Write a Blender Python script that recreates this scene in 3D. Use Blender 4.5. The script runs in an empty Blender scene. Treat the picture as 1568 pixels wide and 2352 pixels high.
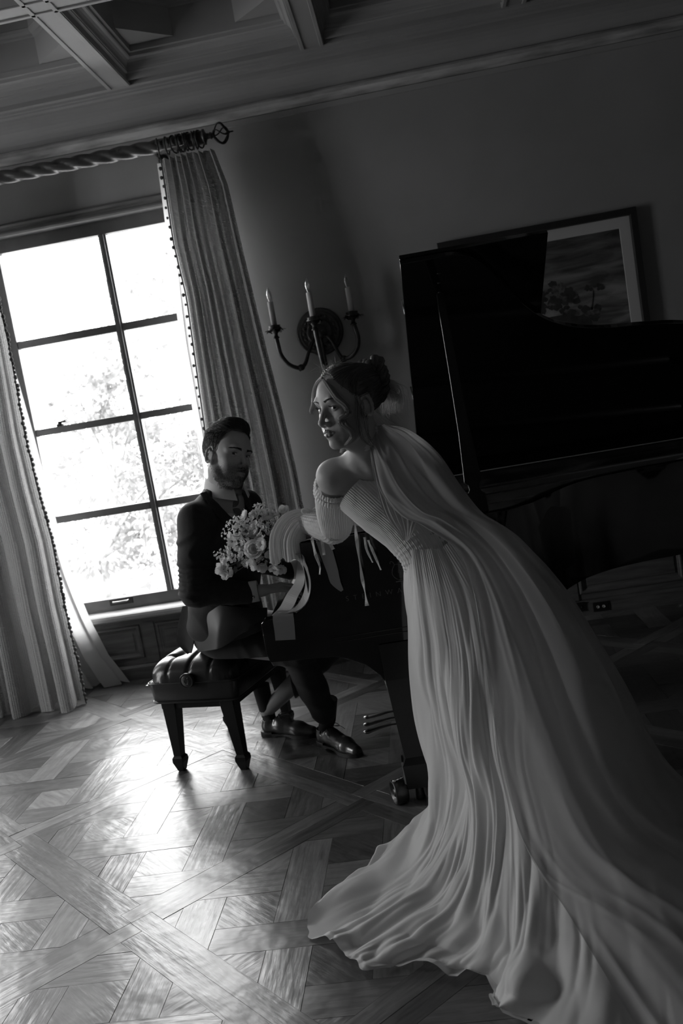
import bpy, bmesh, math, random
import numpy as np
from mathutils import Vector, Matrix, Euler
random.seed(7); RNG = np.random.RandomState(7)
PI = math.pi
SC = bpy.context.scene
COL = SC.collection

# ------------------------------------------------------------------ camera, world, light, exposure
cam_d = bpy.data.cameras.new('camera')
cam_d.sensor_fit = 'AUTO'; cam_d.sensor_width = 36.0
cam_d.lens = 2120.0 * 36.0 / 2352.0
cam_d.clip_start = 0.05; cam_d.clip_end = 200
cam_d.dof.use_dof = True; cam_d.dof.focus_distance = 3.05; cam_d.dof.aperture_fstop = 4.2
cam = bpy.data.objects.new('camera', cam_d); COL.objects.link(cam)
def cam_basis(roll, pitch, yaw):
    f0 = Vector((-math.sin(yaw), math.cos(yaw), 0)); r0 = Vector((math.cos(yaw), math.sin(yaw), 0)); u0 = Vector((0, 0, 1))
    f = f0 * math.cos(pitch) - u0 * math.sin(pitch); u = u0 * math.cos(pitch) + f0 * math.sin(pitch)
    r = r0 * math.cos(roll) - u * math.sin(roll); up = u * math.cos(roll) + r0 * math.sin(roll)
    return r, up, f
_r, _u, _f = cam_basis(0.16809, 0.12070, 0.10153)
cam.matrix_world = Matrix(((_r.x, _u.x, -_f.x, 0), (_r.y, _u.y, -_f.y, 0), (_r.z, _u.z, -_f.z, 1.50), (0, 0, 0, 1)))
SC.camera = cam

world = bpy.data.worlds.new('sky'); SC.world = world; world.use_nodes = True
wn = world.node_tree; wn.nodes.clear()
wo = wn.nodes.new('ShaderNodeOutputWorld'); wb = wn.nodes.new('ShaderNodeBackground')
wb.inputs['Color'].default_value = (1, 1, 1, 1); wb.inputs['Strength'].default_value = 14.0   # bright hazy overcast
wn.links.new(wb.outputs[0], wo.inputs[0])

W = 5.45            # depth of the window wall
def portal(name, loc, rot, sx, sy):
    d = bpy.data.lights.new(name, 'AREA'); d.shape = 'RECTANGLE'; d.size = sx; d.size_y = sy
    d.cycles.is_portal = True
    o = bpy.data.objects.new(name, d); COL.objects.link(o); o.location = loc; o.rotation_euler = rot
    return o
portal('sky_portal', (-1.70, W + 0.30, 1.58), (-PI / 2, 0, 0), 1.50, 2.40)     # window in the photograph
REAR_Y = -3.2
portal('sky_portal_added', (-5.3, 3.0, 1.7), (0, -PI / 2, 0), 2.2, .95)     # for the window added in the left wall as side light
portal('sky_portal_next', (-4.05, W + 0.30, 1.58), (-PI / 2, 0, 0), 1.40, 2.40)   # next window along the same wall, left of the frame

SC.view_settings.view_transform = 'Standard'; SC.view_settings.look = 'None'
SC.view_settings.exposure = 0.0; SC.view_settings.gamma = 1.0; SC.view_settings.use_curve_mapping = False
try:
    SC.cycles.max_bounces = 7; SC.cycles.diffuse_bounces = 4; SC.cycles.glossy_bounces = 4
    SC.cycles.transparent_max_bounces = 14; SC.cycles.caustics_reflective = False; SC.cycles.caustics_refractive = False
    SC.cycles.sample_clamp_indirect = 6.0; SC.cycles.use_denoising = True; SC.cycles.use_adaptive_sampling = True; SC.cycles.adaptive_threshold = 0.03; SC.cycles.adaptive_min_samples = 24
except Exception: pass

# ------------------------------------------------------------------ materials
def mat(name, v, rough=0.5, metal=0.0, noise=0.0, nscale=8.0, bump=0.0, bscale=40.0, spec=0.5, trans=0.0, alpha=1.0,
        coat=0.0, sheen=0.0, stretch=None, coords='Object', wave=None, tl=0.0, attr=None):
    m = bpy.data.materials.new(name); m.use_nodes = True; nt = m.node_tree; N = nt.nodes; L = nt.links
    bs = N['Principled BSDF']; out = N['Material Output']
    bs.inputs['Base Color'].default_value = (v, v, v, 1); bs.inputs['Roughness'].default_value = rough
    bs.inputs['Metallic'].default_value = metal; bs.inputs['Specular IOR Level'].default_value = spec
    bs.inputs['Transmission Weight'].default_value = trans; bs.inputs['Alpha'].default_value = alpha
    bs.inputs['Coat Weight'].default_value = coat; bs.inputs['Coat Roughness'].default_value = 0.06
    bs.inputs['Sheen Weight'].default_value = sheen
    tc = N.new('ShaderNodeTexCoord'); mp = N.new('ShaderNodeMapping')
    L.new(tc.outputs[coords], mp.inputs['Vector'])
    if stretch: mp.inputs['Scale'].default_value = stretch
    colour = None
    if noise > 0:
        n = N.new('ShaderNodeTexNoise'); n.inputs['Scale'].default_value = nscale; n.inputs['Detail'].default_value = 6
        L.new(mp.outputs[0], n.inputs['Vector'])
        r = N.new('ShaderNodeMapRange'); r.inputs['From Min'].default_value = .3; r.inputs['From Max'].default_value = .7
        r.inputs['To Min'].default_value = v * (1 - noise); r.inputs['To Max'].default_value = v * (1 + noise)
        L.new(n.outputs['Fac'], r.inputs['Value']); colour = r.outputs[0]
    if attr:
        a = N.new('ShaderNodeAttribute'); a.attribute_name = attr
        mu = N.new('ShaderNodeMath'); mu.operation = 'MULTIPLY'; mu.inputs[1].default_value = v
        if colour: L.new(colour, mu.inputs[1])
        L.new(a.outputs['Fac'], mu.inputs[0]); colour = mu.outputs[0]
    if colour:
        cb = N.new('ShaderNodeCombineColor'); 
        for i in range(3): L.new(colour, cb.inputs[i])
        L.new(cb.outputs[0], bs.inputs['Base Color'])
    h = None
    if bump > 0:
        n2 = N.new('ShaderNodeTexNoise'); n2.inputs['Scale'].default_value = bscale; n2.inputs['Detail'].default_value = 5
        L.new(mp.outputs[0], n2.inputs['Vector']); h = n2.outputs['Fac']
    if wave:
        w = N.new('ShaderNodeTexWave'); w.inputs['Scale'].default_value = wave[0]; w.bands_direction = wave[1]
        w.inputs['Distortion'].default_value = wave[2]; w.inputs['Detail'].default_value = 2
        L.new(mp.outputs[0], w.inputs['Vector'])
        if h:
            ad = N.new('ShaderNodeMath'); ad.operation = 'ADD'; L.new(h, ad.inputs[0]); L.new(w.outputs['Fac'], ad.inputs[1]); h = ad.outputs[0]
        else: h = w.outputs['Fac']
        if bump <= 0: bump = wave[3]
    if h:
        b = N.new('ShaderNodeBump'); b.inputs['Strength'].default_value = min(1, bump); b.inputs['Distance'].default_value = 0.004 if len(str(bump)) else .01
        L.new(h, b.inputs['Height']); L.new(b.outputs[0], bs.inputs['Normal'])
    if tl > 0:     # thin cloth: part of the light passes through
        t = N.new('ShaderNodeBsdfTranslucent'); t.inputs['Color'].default_value = (v, v, v, 1)
        if colour: L.new(cb.outputs[0], t.inputs['Color'])
        mx = N.new('ShaderNodeMixShader'); mx.inputs[0].default_value = tl
        L.new(bs.outputs[0], mx.inputs[1]); L.new(t.outputs[0], mx.inputs[2]); L.new(mx.outputs[0], out.inputs['Surface'])
    return m

def sheer(name, v, tl, tp, bscale=60, bump=.1, edge=True):
    """thin chiffon: diffuse + translucent + see-through"""
    m = mat(name, v, .9, tl=tl, bump=bump, bscale=bscale, spec=.15); nt = m.node_tree; N = nt.nodes; L = nt.links
    out = N['Material Output']; src = out.inputs['Surface'].links[0].from_socket
    tr = N.new('ShaderNodeBsdfTransparent'); mx = N.new('ShaderNodeMixShader')
    if edge:
        lw = N.new('ShaderNodeLayerWeight'); lw.inputs['Blend'].default_value = .35
        r = N.new('ShaderNodeMapRange'); r.inputs['To Min'].default_value = 1 - tp; r.inputs['To Max'].default_value = min(1, 1 - tp * .25)
        L.new(lw.outputs['Facing'], r.inputs['Value']); L.new(r.outputs[0], mx.inputs[0])
    else: mx.inputs[0].default_value = 1 - tp
    L.new(tr.outputs[0], mx.inputs[1]); L.new(src, mx.inputs[2]); L.new(mx.outputs[0], out.inputs['Surface'])
    return m

def glass(name, refl=0.08):
    m = bpy.data.materials.new(name); m.use_nodes = True; nt = m.node_tree; N = nt.nodes; L = nt.links; N.clear()
    o = N.new('ShaderNodeOutputMaterial'); g = N.new('ShaderNodeBsdfGlossy'); g.inputs['Roughness'].default_value = .01
    t = N.new('ShaderNodeBsdfTransparent'); mx = N.new('ShaderNodeMixShader'); lw = N.new('ShaderNodeFresnel'); lw.inputs['IOR'].default_value = 1.45
    L.new(lw.outputs[0], mx.inputs[0]); L.new(t.outputs[0], mx.inputs[1]); L.new(g.outputs[0], mx.inputs[2]); L.new(mx.outputs[0], o.inputs['Surface'])
    return m

M = {}
M['plaster'] = mat('plaster', .30, .85, noise=.10, nscale=1.6, bump=.25, bscale=9)
M['ceiling_paint'] = mat('ceiling_paint', .33, .62, noise=.05, nscale=3, bump=.05, bscale=30, spec=.3)
M['gilt'] = mat('gilt', .52, .42, metal=.35, noise=.45, nscale=7, bump=.3, bscale=22, stretch=(.6, 3, 3))
M['trim_wood'] = mat('trim_wood', .13, .45, noise=.2, nscale=6, bump=.15, bscale=30, stretch=(1, 8, 8))
M['sash_wood'] = mat('sash_wood', .12, .42, noise=.15, nscale=8, bump=.1, bscale=40)
M['panel_wood'] = mat('panel_wood', .13, .45, noise=.3, nscale=5, bump=.2, bscale=26, stretch=(1, 1, 9))
M['glass'] = glass('window_glass')
M['iron'] = mat('iron', .035, .45, metal=.6, bump=.1, bscale=60)
M['rod_wood'] = mat('rod_wood', .05, .38, noise=.3, nscale=12, coat=.2)
M['brass'] = mat('brass', .30, .30, metal=1, noise=.2, nscale=20)
M['dark_brass'] = mat('dark_brass', .075, .36, metal=.85, noise=.25, nscale=25, bump=.2, bscale=60)
M['steel'] = mat('steel', .55, .22, metal=1)
M['piano_black'] = mat('piano_black', .006, .07, spec=.5, coat=.6)
M['satin_black'] = mat('satin_black', .010, .32, spec=.4)
M['leather'] = mat('leather', .014, .30, spec=.6, bump=.12, bscale=220)
M['candle'] = mat('candle', .55, .5, spec=.3)

# ------------------------------------------------------------------ mesh helpers
class MB:
    def __init__(s): s.v = []; s.f = []; s.m = []; s.n = 0; s.mi = 0; s.sm = []
    def add(s, vs, fs, smooth=False):
        vs = [tuple(map(float, p)) for p in vs]; b = s.n
        s.v += vs; s.n += len(vs)
        for f in fs: s.f.append([b + i for i in f]); s.m.append(s.mi); s.sm.append(smooth)
        return s
    def box(s, a, b):
        (x0, y0, z0), (x1, y1, z1) = a, b
        return s.add([(x0, y0, z0), (x1, y0, z0), (x1, y1, z0), (x0, y1, z0), (x0, y0, z1), (x1, y0, z1), (x1, y1, z1), (x0, y1, z1)],
                     [(0, 3, 2, 1), (4, 5, 6, 7), (0, 1, 5, 4), (1, 2, 6, 5), (2, 3, 7, 6), (3, 0, 4, 7)])
    def prism(s, poly, f0, f1, smooth=False):
        """poly 2D list; f0,f1: functions (a,b)->3D for the two caps"""
        n = len(poly); vs = [f0(*p) for p in poly] + [f1(*p) for p in poly]
        s.add(vs, [list(range(n))[::-1], [n + i for i in range(n)]])
        b = s.n - 2 * n
        for i in range(n):
            j = (i + 1) % n; s.f.append([b + i, b + j, b + n + j, b + n + i]); s.m.append(s.mi); s.sm.append(smooth)
        return s
    def grid(s, P, closed_u=False, closed_v=False, smooth=True):
        P = np.asarray(P, float); nu, nv = P.shape[:2]; vs = P.reshape(-1, 3); fs = []
        for i in range(nu if closed_u else nu - 1):
            for j in range(nv if closed_v else nv - 1):
                a = i * nv + j; b = ((i + 1) % nu) * nv + j; c = ((i + 1) % nu) * nv + (j + 1) % nv; d = i * nv + (j + 1) % nv
                fs.append((a, b, c, d))
        return s.add(vs, fs, smooth)
    def tube(s, path, rad, n=8, cap=True, flat=1.0, up=None, closed=False, phase=0):
        path = [Vector(p) for p in path]; k = len(path)
        if not hasattr(rad, '__len__'): rad = [rad] * k
        T = []
        for i in range(k):
            if closed: t = path[(i + 1) % k] - path[i - 1]
            else: t = path[min(i + 1, k - 1)] - path[max(i - 1, 0)]
            T.append(t.normalized() if t.length > 1e-9 else Vector((0, 0, 1)))
        u = Vector(up) if up else (Vector((0, 0, 1)) if abs(T[0].z) < .9 else Vector((1, 0, 0)))
        P = []
        for i in range(k):
            u = (u - T[i] * u.dot(T[i]))
            if u.length < 1e-6: u = T[i].orthogonal()
            u.normalize(); w = T[i].cross(u)
            P.append([path[i] + u * (math.cos(2 * PI * j / n + phase) * rad[i] * flat) + w * (math.sin(2 * PI * j / n + phase) * rad[i]) for j in range(n)])
        b = s.n; s.grid([[tuple(q) for q in r] for r in P], closed_u=closed, closed_v=True)
        if cap and not closed:
            s.f.append([b + j for j in range(n)][::-1]); s.m.append(s.mi); s.sm.append(False)
            s.f.append([b + (k - 1) * n + j for j in range(n)]); s.m.append(s.mi); s.sm.append(False)
        return s
    def lathe(s, prof, axis_o, axis_d, n=20, up=None):
        """prof: (r, h) pairs along axis"""
        o = Vector(axis_o); d = Vector(axis_d).normalized(); a = d.orthogonal().normalized() if up is None else Vector(up); b2 = d.cross(a)
        P = [[tuple(o + d * h + (a * math.cos(2 * PI * j / n) + b2 * math.sin(2 * PI * j / n)) * max(r, 1e-5)) for j in range(n)] for r, h in prof]
        return s.grid(P, closed_v=True)
    def sphere(s, c, r, nu=10, nv=8, sc=(1, 1, 1)):
        P = [[(c[0] + r * sc[0] * math.sin(PI * i / nv) * math.cos(2 * PI * j / nu), c[1] + r * sc[1] * math.sin(PI * i / nv) * math.sin(2 * PI * j / nu), c[2] + r * sc[2] * math.cos(PI * i / nv)) for j in range(nu)] for i in range(nv + 1)]
        return s.grid(P, closed_v=True)
    def build(s, name, mats, parent=None, bevel=0, seg=2, sub=0, loc=None):
        me = bpy.data.meshes.new(name); me.from_pydata(s.v, [], s.f)
        if not isinstance(mats, (list, tuple)): mats = [mats]
        for mm in mats: me.materials.append(mm)
        me.polygons.foreach_set('material_index', s.m); me.polygons.foreach_set('use_smooth', s.sm)
        me.update(); o = bpy.data.objects.new(name, me); COL.objects.link(o)
        if parent: o.parent = parent
        if loc: o.location = loc
        if bevel:
            md = o.modifiers.new('bevel', 'BEVEL'); md.width = bevel; md.segments = seg; md.limit_method = 'ANGLE'; md.angle_limit = .6
        if sub: md = o.modifiers.new('sub', 'SUBSURF'); md.levels = sub; md.render_levels = sub
        return o

def np_mesh(name, V, Fq, mats, parent=None, smooth=True, mi=None):
    """fast mesh from arrays; Fq (n,4) or (n,3)"""
    me = bpy.data.meshes.new(name); V = np.asarray(V, np.float32); Fq = np.asarray(Fq, np.int32); n, k = Fq.shape
    me.vertices.add(len(V)); me.vertices.foreach_set('co', V.ravel()); me.loops.add(n * k); me.loops.foreach_set('vertex_index', Fq.ravel())
    me.polygons.add(n); me.polygons.foreach_set('loop_start', np.arange(0, n * k, k, dtype=np.int32))
    me.polygons.foreach_set('loop_total', np.full(n, k, np.int32))
    if not isinstance(mats, (list, tuple)): mats = [mats]
    for mm in mats: me.materials.append(mm)
    if mi is not None: me.polygons.foreach_set('material_index', np.asarray(mi, np.int32))
    me.update(calc_edges=True); me.validate()
    me.polygons.foreach_set('use_smooth', np.full(len(me.polygons), smooth))
    o = bpy.data.objects.new(name, me); COL.objects.link(o)
    if parent: o.parent = parent
    return o

def tag(o, label=None, cat=None, group=None, kind=None):
    if label: o['label'] = label
    if cat: o['category'] = cat
    if group: o['group'] = group
    if kind: o['kind'] = kind
    return o
def empty(name, loc=(0, 0, 0), rz=0, label=None, cat=None, group=None, kind=None):
    o = bpy.data.objects.new(name, None); COL.objects.link(o); o.location = loc; o.rotation_euler = (0, 0, rz); o.empty_display_size = .1
    return tag(o, label, cat, group, kind)
def copy_tree(o, parent=None):
    c = o.copy(); COL.objects.link(c); c.parent = parent
    for ch in list(o.children): copy_tree(ch, c)
    return c
def crom(pts, n=8, closed=False):
    """Catmull-Rom through points"""
    P = np.asarray(pts, float); k = len(P); out = []
    rng = range(k if closed else k - 1)
    for i in rng:
        if closed: a, b, c, d = P[i - 1], P[i], P[(i + 1) % k], P[(i + 2) % k]
        else: a, b, c, d = P[max(i - 1, 0)], P[i], P[i + 1], P[min(i + 2, k - 1)]
        for t in np.arange(n) / n:
            out.append(.5 * ((2 * b) + (-a + c) * t + (2 * a - 5 * b + 4 * c - d) * t * t + (-a + 3 * b - 3 * c + d) * t ** 3))
    if not closed: out.append(P[-1])
    return np.array(out)
def sstep(a, b, x):
    t = np.clip((x - a) / (b - a), 0, 1); return t * t * (3 - 2 * t)
# ================================================================== ROOM SHELL
XL, XR = -5.2, 3.4
WX0, WX1, WZ0, WZ1 = -2.40, -1.02, 0.43, 2.77      # window opening
def wall_with_hole(name, y0, y1, hole, zt=3.50, mt=None):
    hx0, hx1, hz0, hz1 = hole; m = MB()
    m.box((XL, y0, 0), (hx0, y1, zt)); m.box((hx1, y0, 0), (XR, y1, zt)); m.box((hx0, y0, 0), (hx1, y1, hz0)); m.box((hx0, y0, hz1), (hx1, y1, zt))
    return tag(m.build(name, mt or M['plaster']), kind='structure')
NX0, NX1 = -4.75, -3.37                            # the next window along, outside the frame
m = MB(); xs_ = [XL, NX0, NX1, WX0, WX1, XR]
for i in (0, 2, 4): m.box((xs_[i], W, 0), (xs_[i + 1], W + .22, 3.5))
for i in (1, 3): m.box((xs_[i], W, 0), (xs_[i + 1], W + .22, WZ0)); m.box((xs_[i], W, WZ1), (xs_[i + 1], W + .22, 3.5))
tag(m.build('wall_back', M['plaster']), kind='structure')
m = MB(); m.box((XL, REAR_Y - .2, 0), (XR, REAR_Y, 3.5)); tag(m.build('wall_front', M['plaster']), kind='structure')
SY0, SY1 = 2.525, 3.475  # opening for the window added as side light
m = MB(); m.box((XL - .2, REAR_Y - .2, 0), (XL, SY0, 3.5)); m.box((XL - .2, SY1, 0), (XL, W + .22, 3.5)); m.box((XL - .2, SY0, 0), (XL, SY1, .6)); m.box((XL - .2, SY0, 2.8), (XL, SY1, 3.5)); tag(m.build('wall_left', M['plaster']), kind='structure')
m = MB(); m.box((XR, REAR_Y - .2, 0), (XR + .2, W + .22, 3.5)); tag(m.build('wall_right', M['plaster']), kind='structure')

# mouldings run along X against the back wall: profile in (y_out, z)
def run_x(name, prof, x0, x1, mt, parent=None, y=W):
    m = MB(); m.prism(prof, lambda a, b: (x0, y - a, b), lambda a, b: (x1, y - a, b))
    return m.build(name, mt, parent)
t = run_x('trim_1', [(0, 3.150), (.012, 3.152), (.035, 3.165), (.045, 3.185), (.04, 3.205), (.02, 3.222), (0, 3.224)], XL, XR, M['gilt']); tag(t, kind='structure')
t = run_x('trim_2', [(0, 3.118), (.010, 3.120), (.012, 3.148), (0, 3.15)], XL, XR, M['ceiling_paint']); tag(t, kind='structure')
# cornice: cove then stepped bands up to the coffer soffit
prof = [(0, 3.224)] + [(.17 - .15 * math.cos(a), 3.236 + .09 * math.sin(a)) for a in np.linspace(0.15, PI / 2, 7)]
prof += [(.18, 3.326), (.18, 3.338), (.205, 3.342), (.205, 3.352), (.215, 3.354), (.215, 3.366), (.24, 3.37), (.24, 3.50), (0, 3.50)]
t = run_x('trim_3', prof, XL, XR, M['ceiling_paint']); tag(t, kind='structure')

# baseboard and panelled wainscot below the sill line
t = run_x('baseboard_back', [(0, 0), (.03, 0), (.03, .075), (.02, .09), (0, .095)], XL, XR, M['panel_wood']); tag(t, kind='structure')
wz0, wz1 = .095, .405
wain = MB()
wain.box((XL, W - .010, wz0), (XR, W, wz1)); wains = tag(wain.build('trim_4', M['panel_wood']), kind='structure')
def panel(x0, x1, z0, z1):
    """raised frame moulding + field of one wainscot panel"""
    m = MB(); y = W - .010
    rings = []
    for ins, dy in ((0, 0), (.004, .012), (.016, .014), (.024, .006), (.030, .004), (.034, .001)):
        rings.append([(x0 + ins, y - dy, z0 + ins), (x1 - ins, y - dy, z0 + ins), (x1 - ins, y - dy, z1 - ins), (x0 + ins, y - dy, z1 - ins)])
    m.grid(rings, closed_v=True, smooth=False)
    m.box((x0 + .05, y - .006, z0 + .05), (x1 - .05, y, z1 - .05))
    return m.build('panel', M['panel_wood'], wains, bevel=.002)
def stile(a, b):
    m = MB(); m.box(a, b); return m.build('stile', M['panel_wood'], wains, bevel=.0015)
px_ = [-3.25, -2.62, -1.90, -1.79, -1.02]
xs = [(-4.6, -3.9), (-3.8, -3.3), (-3.2, -2.74), (-2.62, -1.91), (-1.81, -1.10), (-1.0, -.37), (-.27, .36), (.46, .66), (.76, 1.37), (1.47, 2.1), (2.2, 2.85)]
for a, b in xs: panel(a, b, wz0 + .035, wz1 - .065)
for (a, b), (c, d) in zip(xs[:-1], xs[1:]): stile((b + .008, W - .017, wz0), (c - .008, W - .010, wz1 - .05))
stile((XL, W - .017, wz1 - .055), (XR, W - .010, wz1))
# window stool / chair rail carried along the wall
t = run_x('trim_5', [(0, .385), (.02, .387), (.035, .398), (.05, .404), (.055, .412), (.055, .424), (.048, .430), (0, .430)], XL, XR, M['trim_wood']); tag(t, kind='structure')

# outlets low on the wall, right of the piano
for i, (x, z) in enumerate(((.735, .062), (.868, .048))):
    o = empty('wall_outlet', (x, W - .031, z), 0, ['dark wall outlet plate mostly hidden behind the edge of the veil', 'dark wall outlet plate with two pale sockets low on the baseboard under the piano'][i], 'outlet', None)
    m = MB(); m.box((-.045, -.006, -.028), (.045, 0, .028)); m.build('cover_plate', M['iron'], o, bevel=.002)
    for sx in (-.017, .017):
        m = MB(); m.lathe([(0, .0), (.008, .0), (.009, -.004), (.006, -.004), (.005, -.002), (0, -.002)], (sx, -.006, 0), (0, 1, 0), 12); m.build('socket', M['candle'] if i else M['iron'], o)

# ------------------------------------------------------------------ coffered ceiling
ceil = empty('ceiling', (0, 0, 0), kind='structure')
ZS = 3.37                                       # soffit height
PX, BX0 = 1.078, -1.346                          # pitch and a beam centre
SY, PY = W - .24 - .54, 1.078                   # centre of first coffer row
SW = .135                                       # soffit width
zt = ZS + .15
nrow = 3
def frame_ring(m, cx, cy, rings, n=4, ph=PI / 4):
    P = []
    for r, z in rings:
        P.append([(cx + r * math.cos(ph + 2 * PI * j / n), cy + r * math.sin(ph + 2 * PI * j / n), z) for j in range(n)])
    m.grid(P, closed_v=True, smooth=False)
half = (PX - SW) / 2
s2 = math.sqrt(2)
def coffer(cx, cy, k):
    # square moulded reveal
    m = MB(); q = lambda h: h * s2
    frame_ring(m, cx, cy, [(q(half), ZS), (q(half), ZS + .035), (q(half - .012), ZS + .04), (q(half - .012), ZS + .048)] +
               [(q(half - .015 - .030 * (1 - math.cos(a))), ZS + .05 + .045 * math.sin(a)) for a in np.linspace(0, PI / 2, 5)] +
               [(q(half - .050), ZS + .1), (q(half - .052), ZS + .115), (q(half - .062), ZS + .12), (q(half - .062), zt)])
    m.build('coffer_moulding', M['ceiling_paint'], ceil)
    # flat plate with octagonal hole
    hi = half - .062; ro = hi / math.cos(PI / 8) * .995
    m = MB(); octo = [(cx + ro * math.cos(PI / 8 + PI / 4 * j), cy + ro * math.sin(PI / 8 + PI / 4 * j)) for j in range(8)]
    for j in range(4):
        cxx, cyy = cx + hi * [1, -1, -1, 1][j], cy + hi * [1, 1, -1, -1][j]
        a, b = octo[2 * j], octo[2 * j + 1]
        m.add([(cxx, cyy, zt), (a[0], a[1], zt), (b[0], b[1], zt)], [(0, 1, 2)])
    m.build('coffer_plate', M['ceiling_paint'], ceil)
    # stepped octagonal well
    m = MB(); r = ro
    rings = [(r, zt), (r, zt + .14), (r - .012, zt + .145), (r - .014, zt + .155), (r - .03, zt + .165), (r - .035, zt + .18), (r - .03, zt + .185), (r - .03, zt + .26),
             (r - .05, zt + .27), (r - .20, zt + .27), (r - .20, zt + .262), (r - .22, zt + .258), (r - .235, zt + .262), (r - .235, zt + .275), (.001, zt + .275)]
    frame_ring(m, cx, cy, rings, 8, PI / 8)
    m.build('coffer_well', M['ceiling_paint'], ceil)
xc = [BX0 + PX * (i - .5) for i in range(-3, 5)]
yc = [SY - PY * j for j in range(8)]
for cy in yc:
    for cx in xc: coffer(cx, cy, 0)
def beam(x0, x1, y0, y1, alongy):
    dz_ = 0 if alongy else .0012
    m = MB(); m.box((x0 + .0015, y0 + .0015, ZS + dz_), (x1 - .0015, y1 - .0015, zt + .3 - dz_)); b = m.build('beam', M['ceiling_paint'], ceil)
    # raised fillets along the two edges of the soffit
    for s in (0, 1):
        m = MB(); w = .022
        if alongy: a = x0 + .004 if s == 0 else x1 - .004 - w; m.box((a, y0, ZS - .007), (a + w, y1, ZS + .002))
        else: a = y0 + .004 if s == 0 else y1 - .004 - w; m.box((x0, a, ZS - .007), (x1, a + w, ZS + .002))
        m.build('fillet', M['ceiling_paint'], b, bevel=.003)
for i in range(-3, 6):
    x = BX0 + PX * (i - 0); 
    beam(x - SW / 2, x + SW / 2, REAR_Y, W - .24, True)
for j in range(8):
    y = SY - PY * (j + .5)
    beam(XL - .3, XR + .3, y - SW / 2, y + SW / 2, False)
m = MB(); m.box((XL - .2, REAR_Y - .2, zt + .30), (XR + .2, W + .22, zt + .36)); m.build('slab', M['ceiling_paint'], ceil)
m = MB(); m.box((XL - .2, W - .241, ZS), (XR + .2, W + .22, zt + .30)); m.build('border_soffit', M['ceiling_paint'], ceil)
m = MB(); m.box((XL - .2, REAR_Y - .2, 3.4), (XL, W + .2, zt + .30)); m.box((XR, REAR_Y - .2, 3.4), (XR + .2, W + .2, zt + .30)); m.box((XL, REAR_Y - .2, 3.4), (XR, REAR_Y, zt + .30)); m.build('edge_soffit', M['ceiling_paint'], ceil)

# ------------------------------------------------------------------ window
win = empty('window_1', (0, 0, 0), kind='structure')
m = MB()   # casing mouldings around the opening
def casing(prof):
    P = []
    for a, b in prof:   # a outward from opening, b toward room
        P.append([(WX0 - a, W - b, WZ0), (WX0 - a, W - b, WZ1 + a), (WX1 + a, W - b, WZ1 + a), (WX1 + a, W - b, WZ0)])
    m.grid(P, smooth=False)
casing([(-.004, -.12), (-.004, .012), (.006, .02), (.016, .02), (.02, .010), (.034, .010), (.040, .024), (.052, .030), (.060, .026), (.066, .010), (.066, 0)])
m.build('window_casing', M['trim_wood'], win)
GY = W + .10                                   # glass plane
bars_z = [(2.141, .045), (1.600, .042), (1.052, .045)]
CXM = -1.70
zb, zt2 = .51, 2.69
m = MB(); m.box((WX0, GY - .03, zt2), (WX1, GY + .03, WZ1)); m.build('head_rail', M['sash_wood'], win, bevel=.004)
m = MB(); m.box((WX0, GY - .03, WZ0 + .004), (WX1, GY + .03, zb)); m.build('bottom_rail', M['sash_wood'], win, bevel=.004)
for x0, x1 in ((WX0, WX0 + .055), (WX1 - .055, WX1)):
    m = MB(); m.box((x0, GY - .03, zb), (x1, GY + .03, zt2)); m.build('stile', M['sash_wood'], win, bevel=.004)
m = MB(); m.box((CXM - .024, GY - .022, zb), (CXM + .024, GY + .022, zt2)); m.box((CXM - .012, GY - .034, zb), (CXM + .012, GY - .018, zt2)); m.build('muntin', M['sash_wood'], win, bevel=.003)
for z, h in bars_z:
    for x0, x1 in ((WX0 + .055, CXM - .024), (CXM + .024, WX1 - .055)):
        m = MB(); m.box((x0, GY - .022, z - h / 2), (x1, GY + .022, z + h / 2)); m.build('muntin', M['sash_wood'], win, bevel=.003)
zs = [zb] + [b[0] for b in bars_z[::-1]] + [zt2]
for i in range(4):
    for x0, x1 in ((WX0 + .05, CXM), (CXM, WX1 - .05)):
        m = MB(); m.add([(x0, GY, zs[i]), (x1, GY, zs[i]), (x1, GY, zs[i + 1]), (x0, GY, zs[i + 1])], [(0, 1, 2, 3)]); m.build('pane', M['glass'], win)
m = MB(); m.prism([(-.14, .385), (.060, .385), (.075, .395), (.078, .412), (.072, .425), (.060, .433), (-.14, .436)], lambda a, b: (WX0 - .05, W - a, b), lambda a, b: (WX1 + .05, W - a, b)); m.build('window_sill', mat('sill_paint', .42, .4, noise=.1), win)
# sash lift handle and sash lock
lift = MB(); hx, hz = -2.02, .487
lift.box((hx - .075, GY - .036, hz - .020), (hx + .075, GY - .029, hz + .020)); lift.mi = 1
lift.tube([(hx - .05, GY - .032, hz + .004), (hx - .046, GY - .06, hz + .004), (hx + .046, GY - .06, hz + .004), (hx + .05, GY - .032, hz + .004)], .0055, 8)
lift.build('sash_lift', [M['iron'], M['brass']], win, bevel=.001)
m = MB(); x = -2.19
m.lathe([(0, 0), (.022, 0), (.022, .012), (.012, .016), (.011, .028), (0, .03)], (x, GY - .005, 1.621), (0, 0, 1), 14)
m.tube([(x - .005, GY - .01, 1.642), (x + .03, GY - .02, 1.645), (x + .05, GY - .024, 1.648)], [.007, .006, .009], 8); m.build('sash_lock', M['iron'], win)
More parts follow.
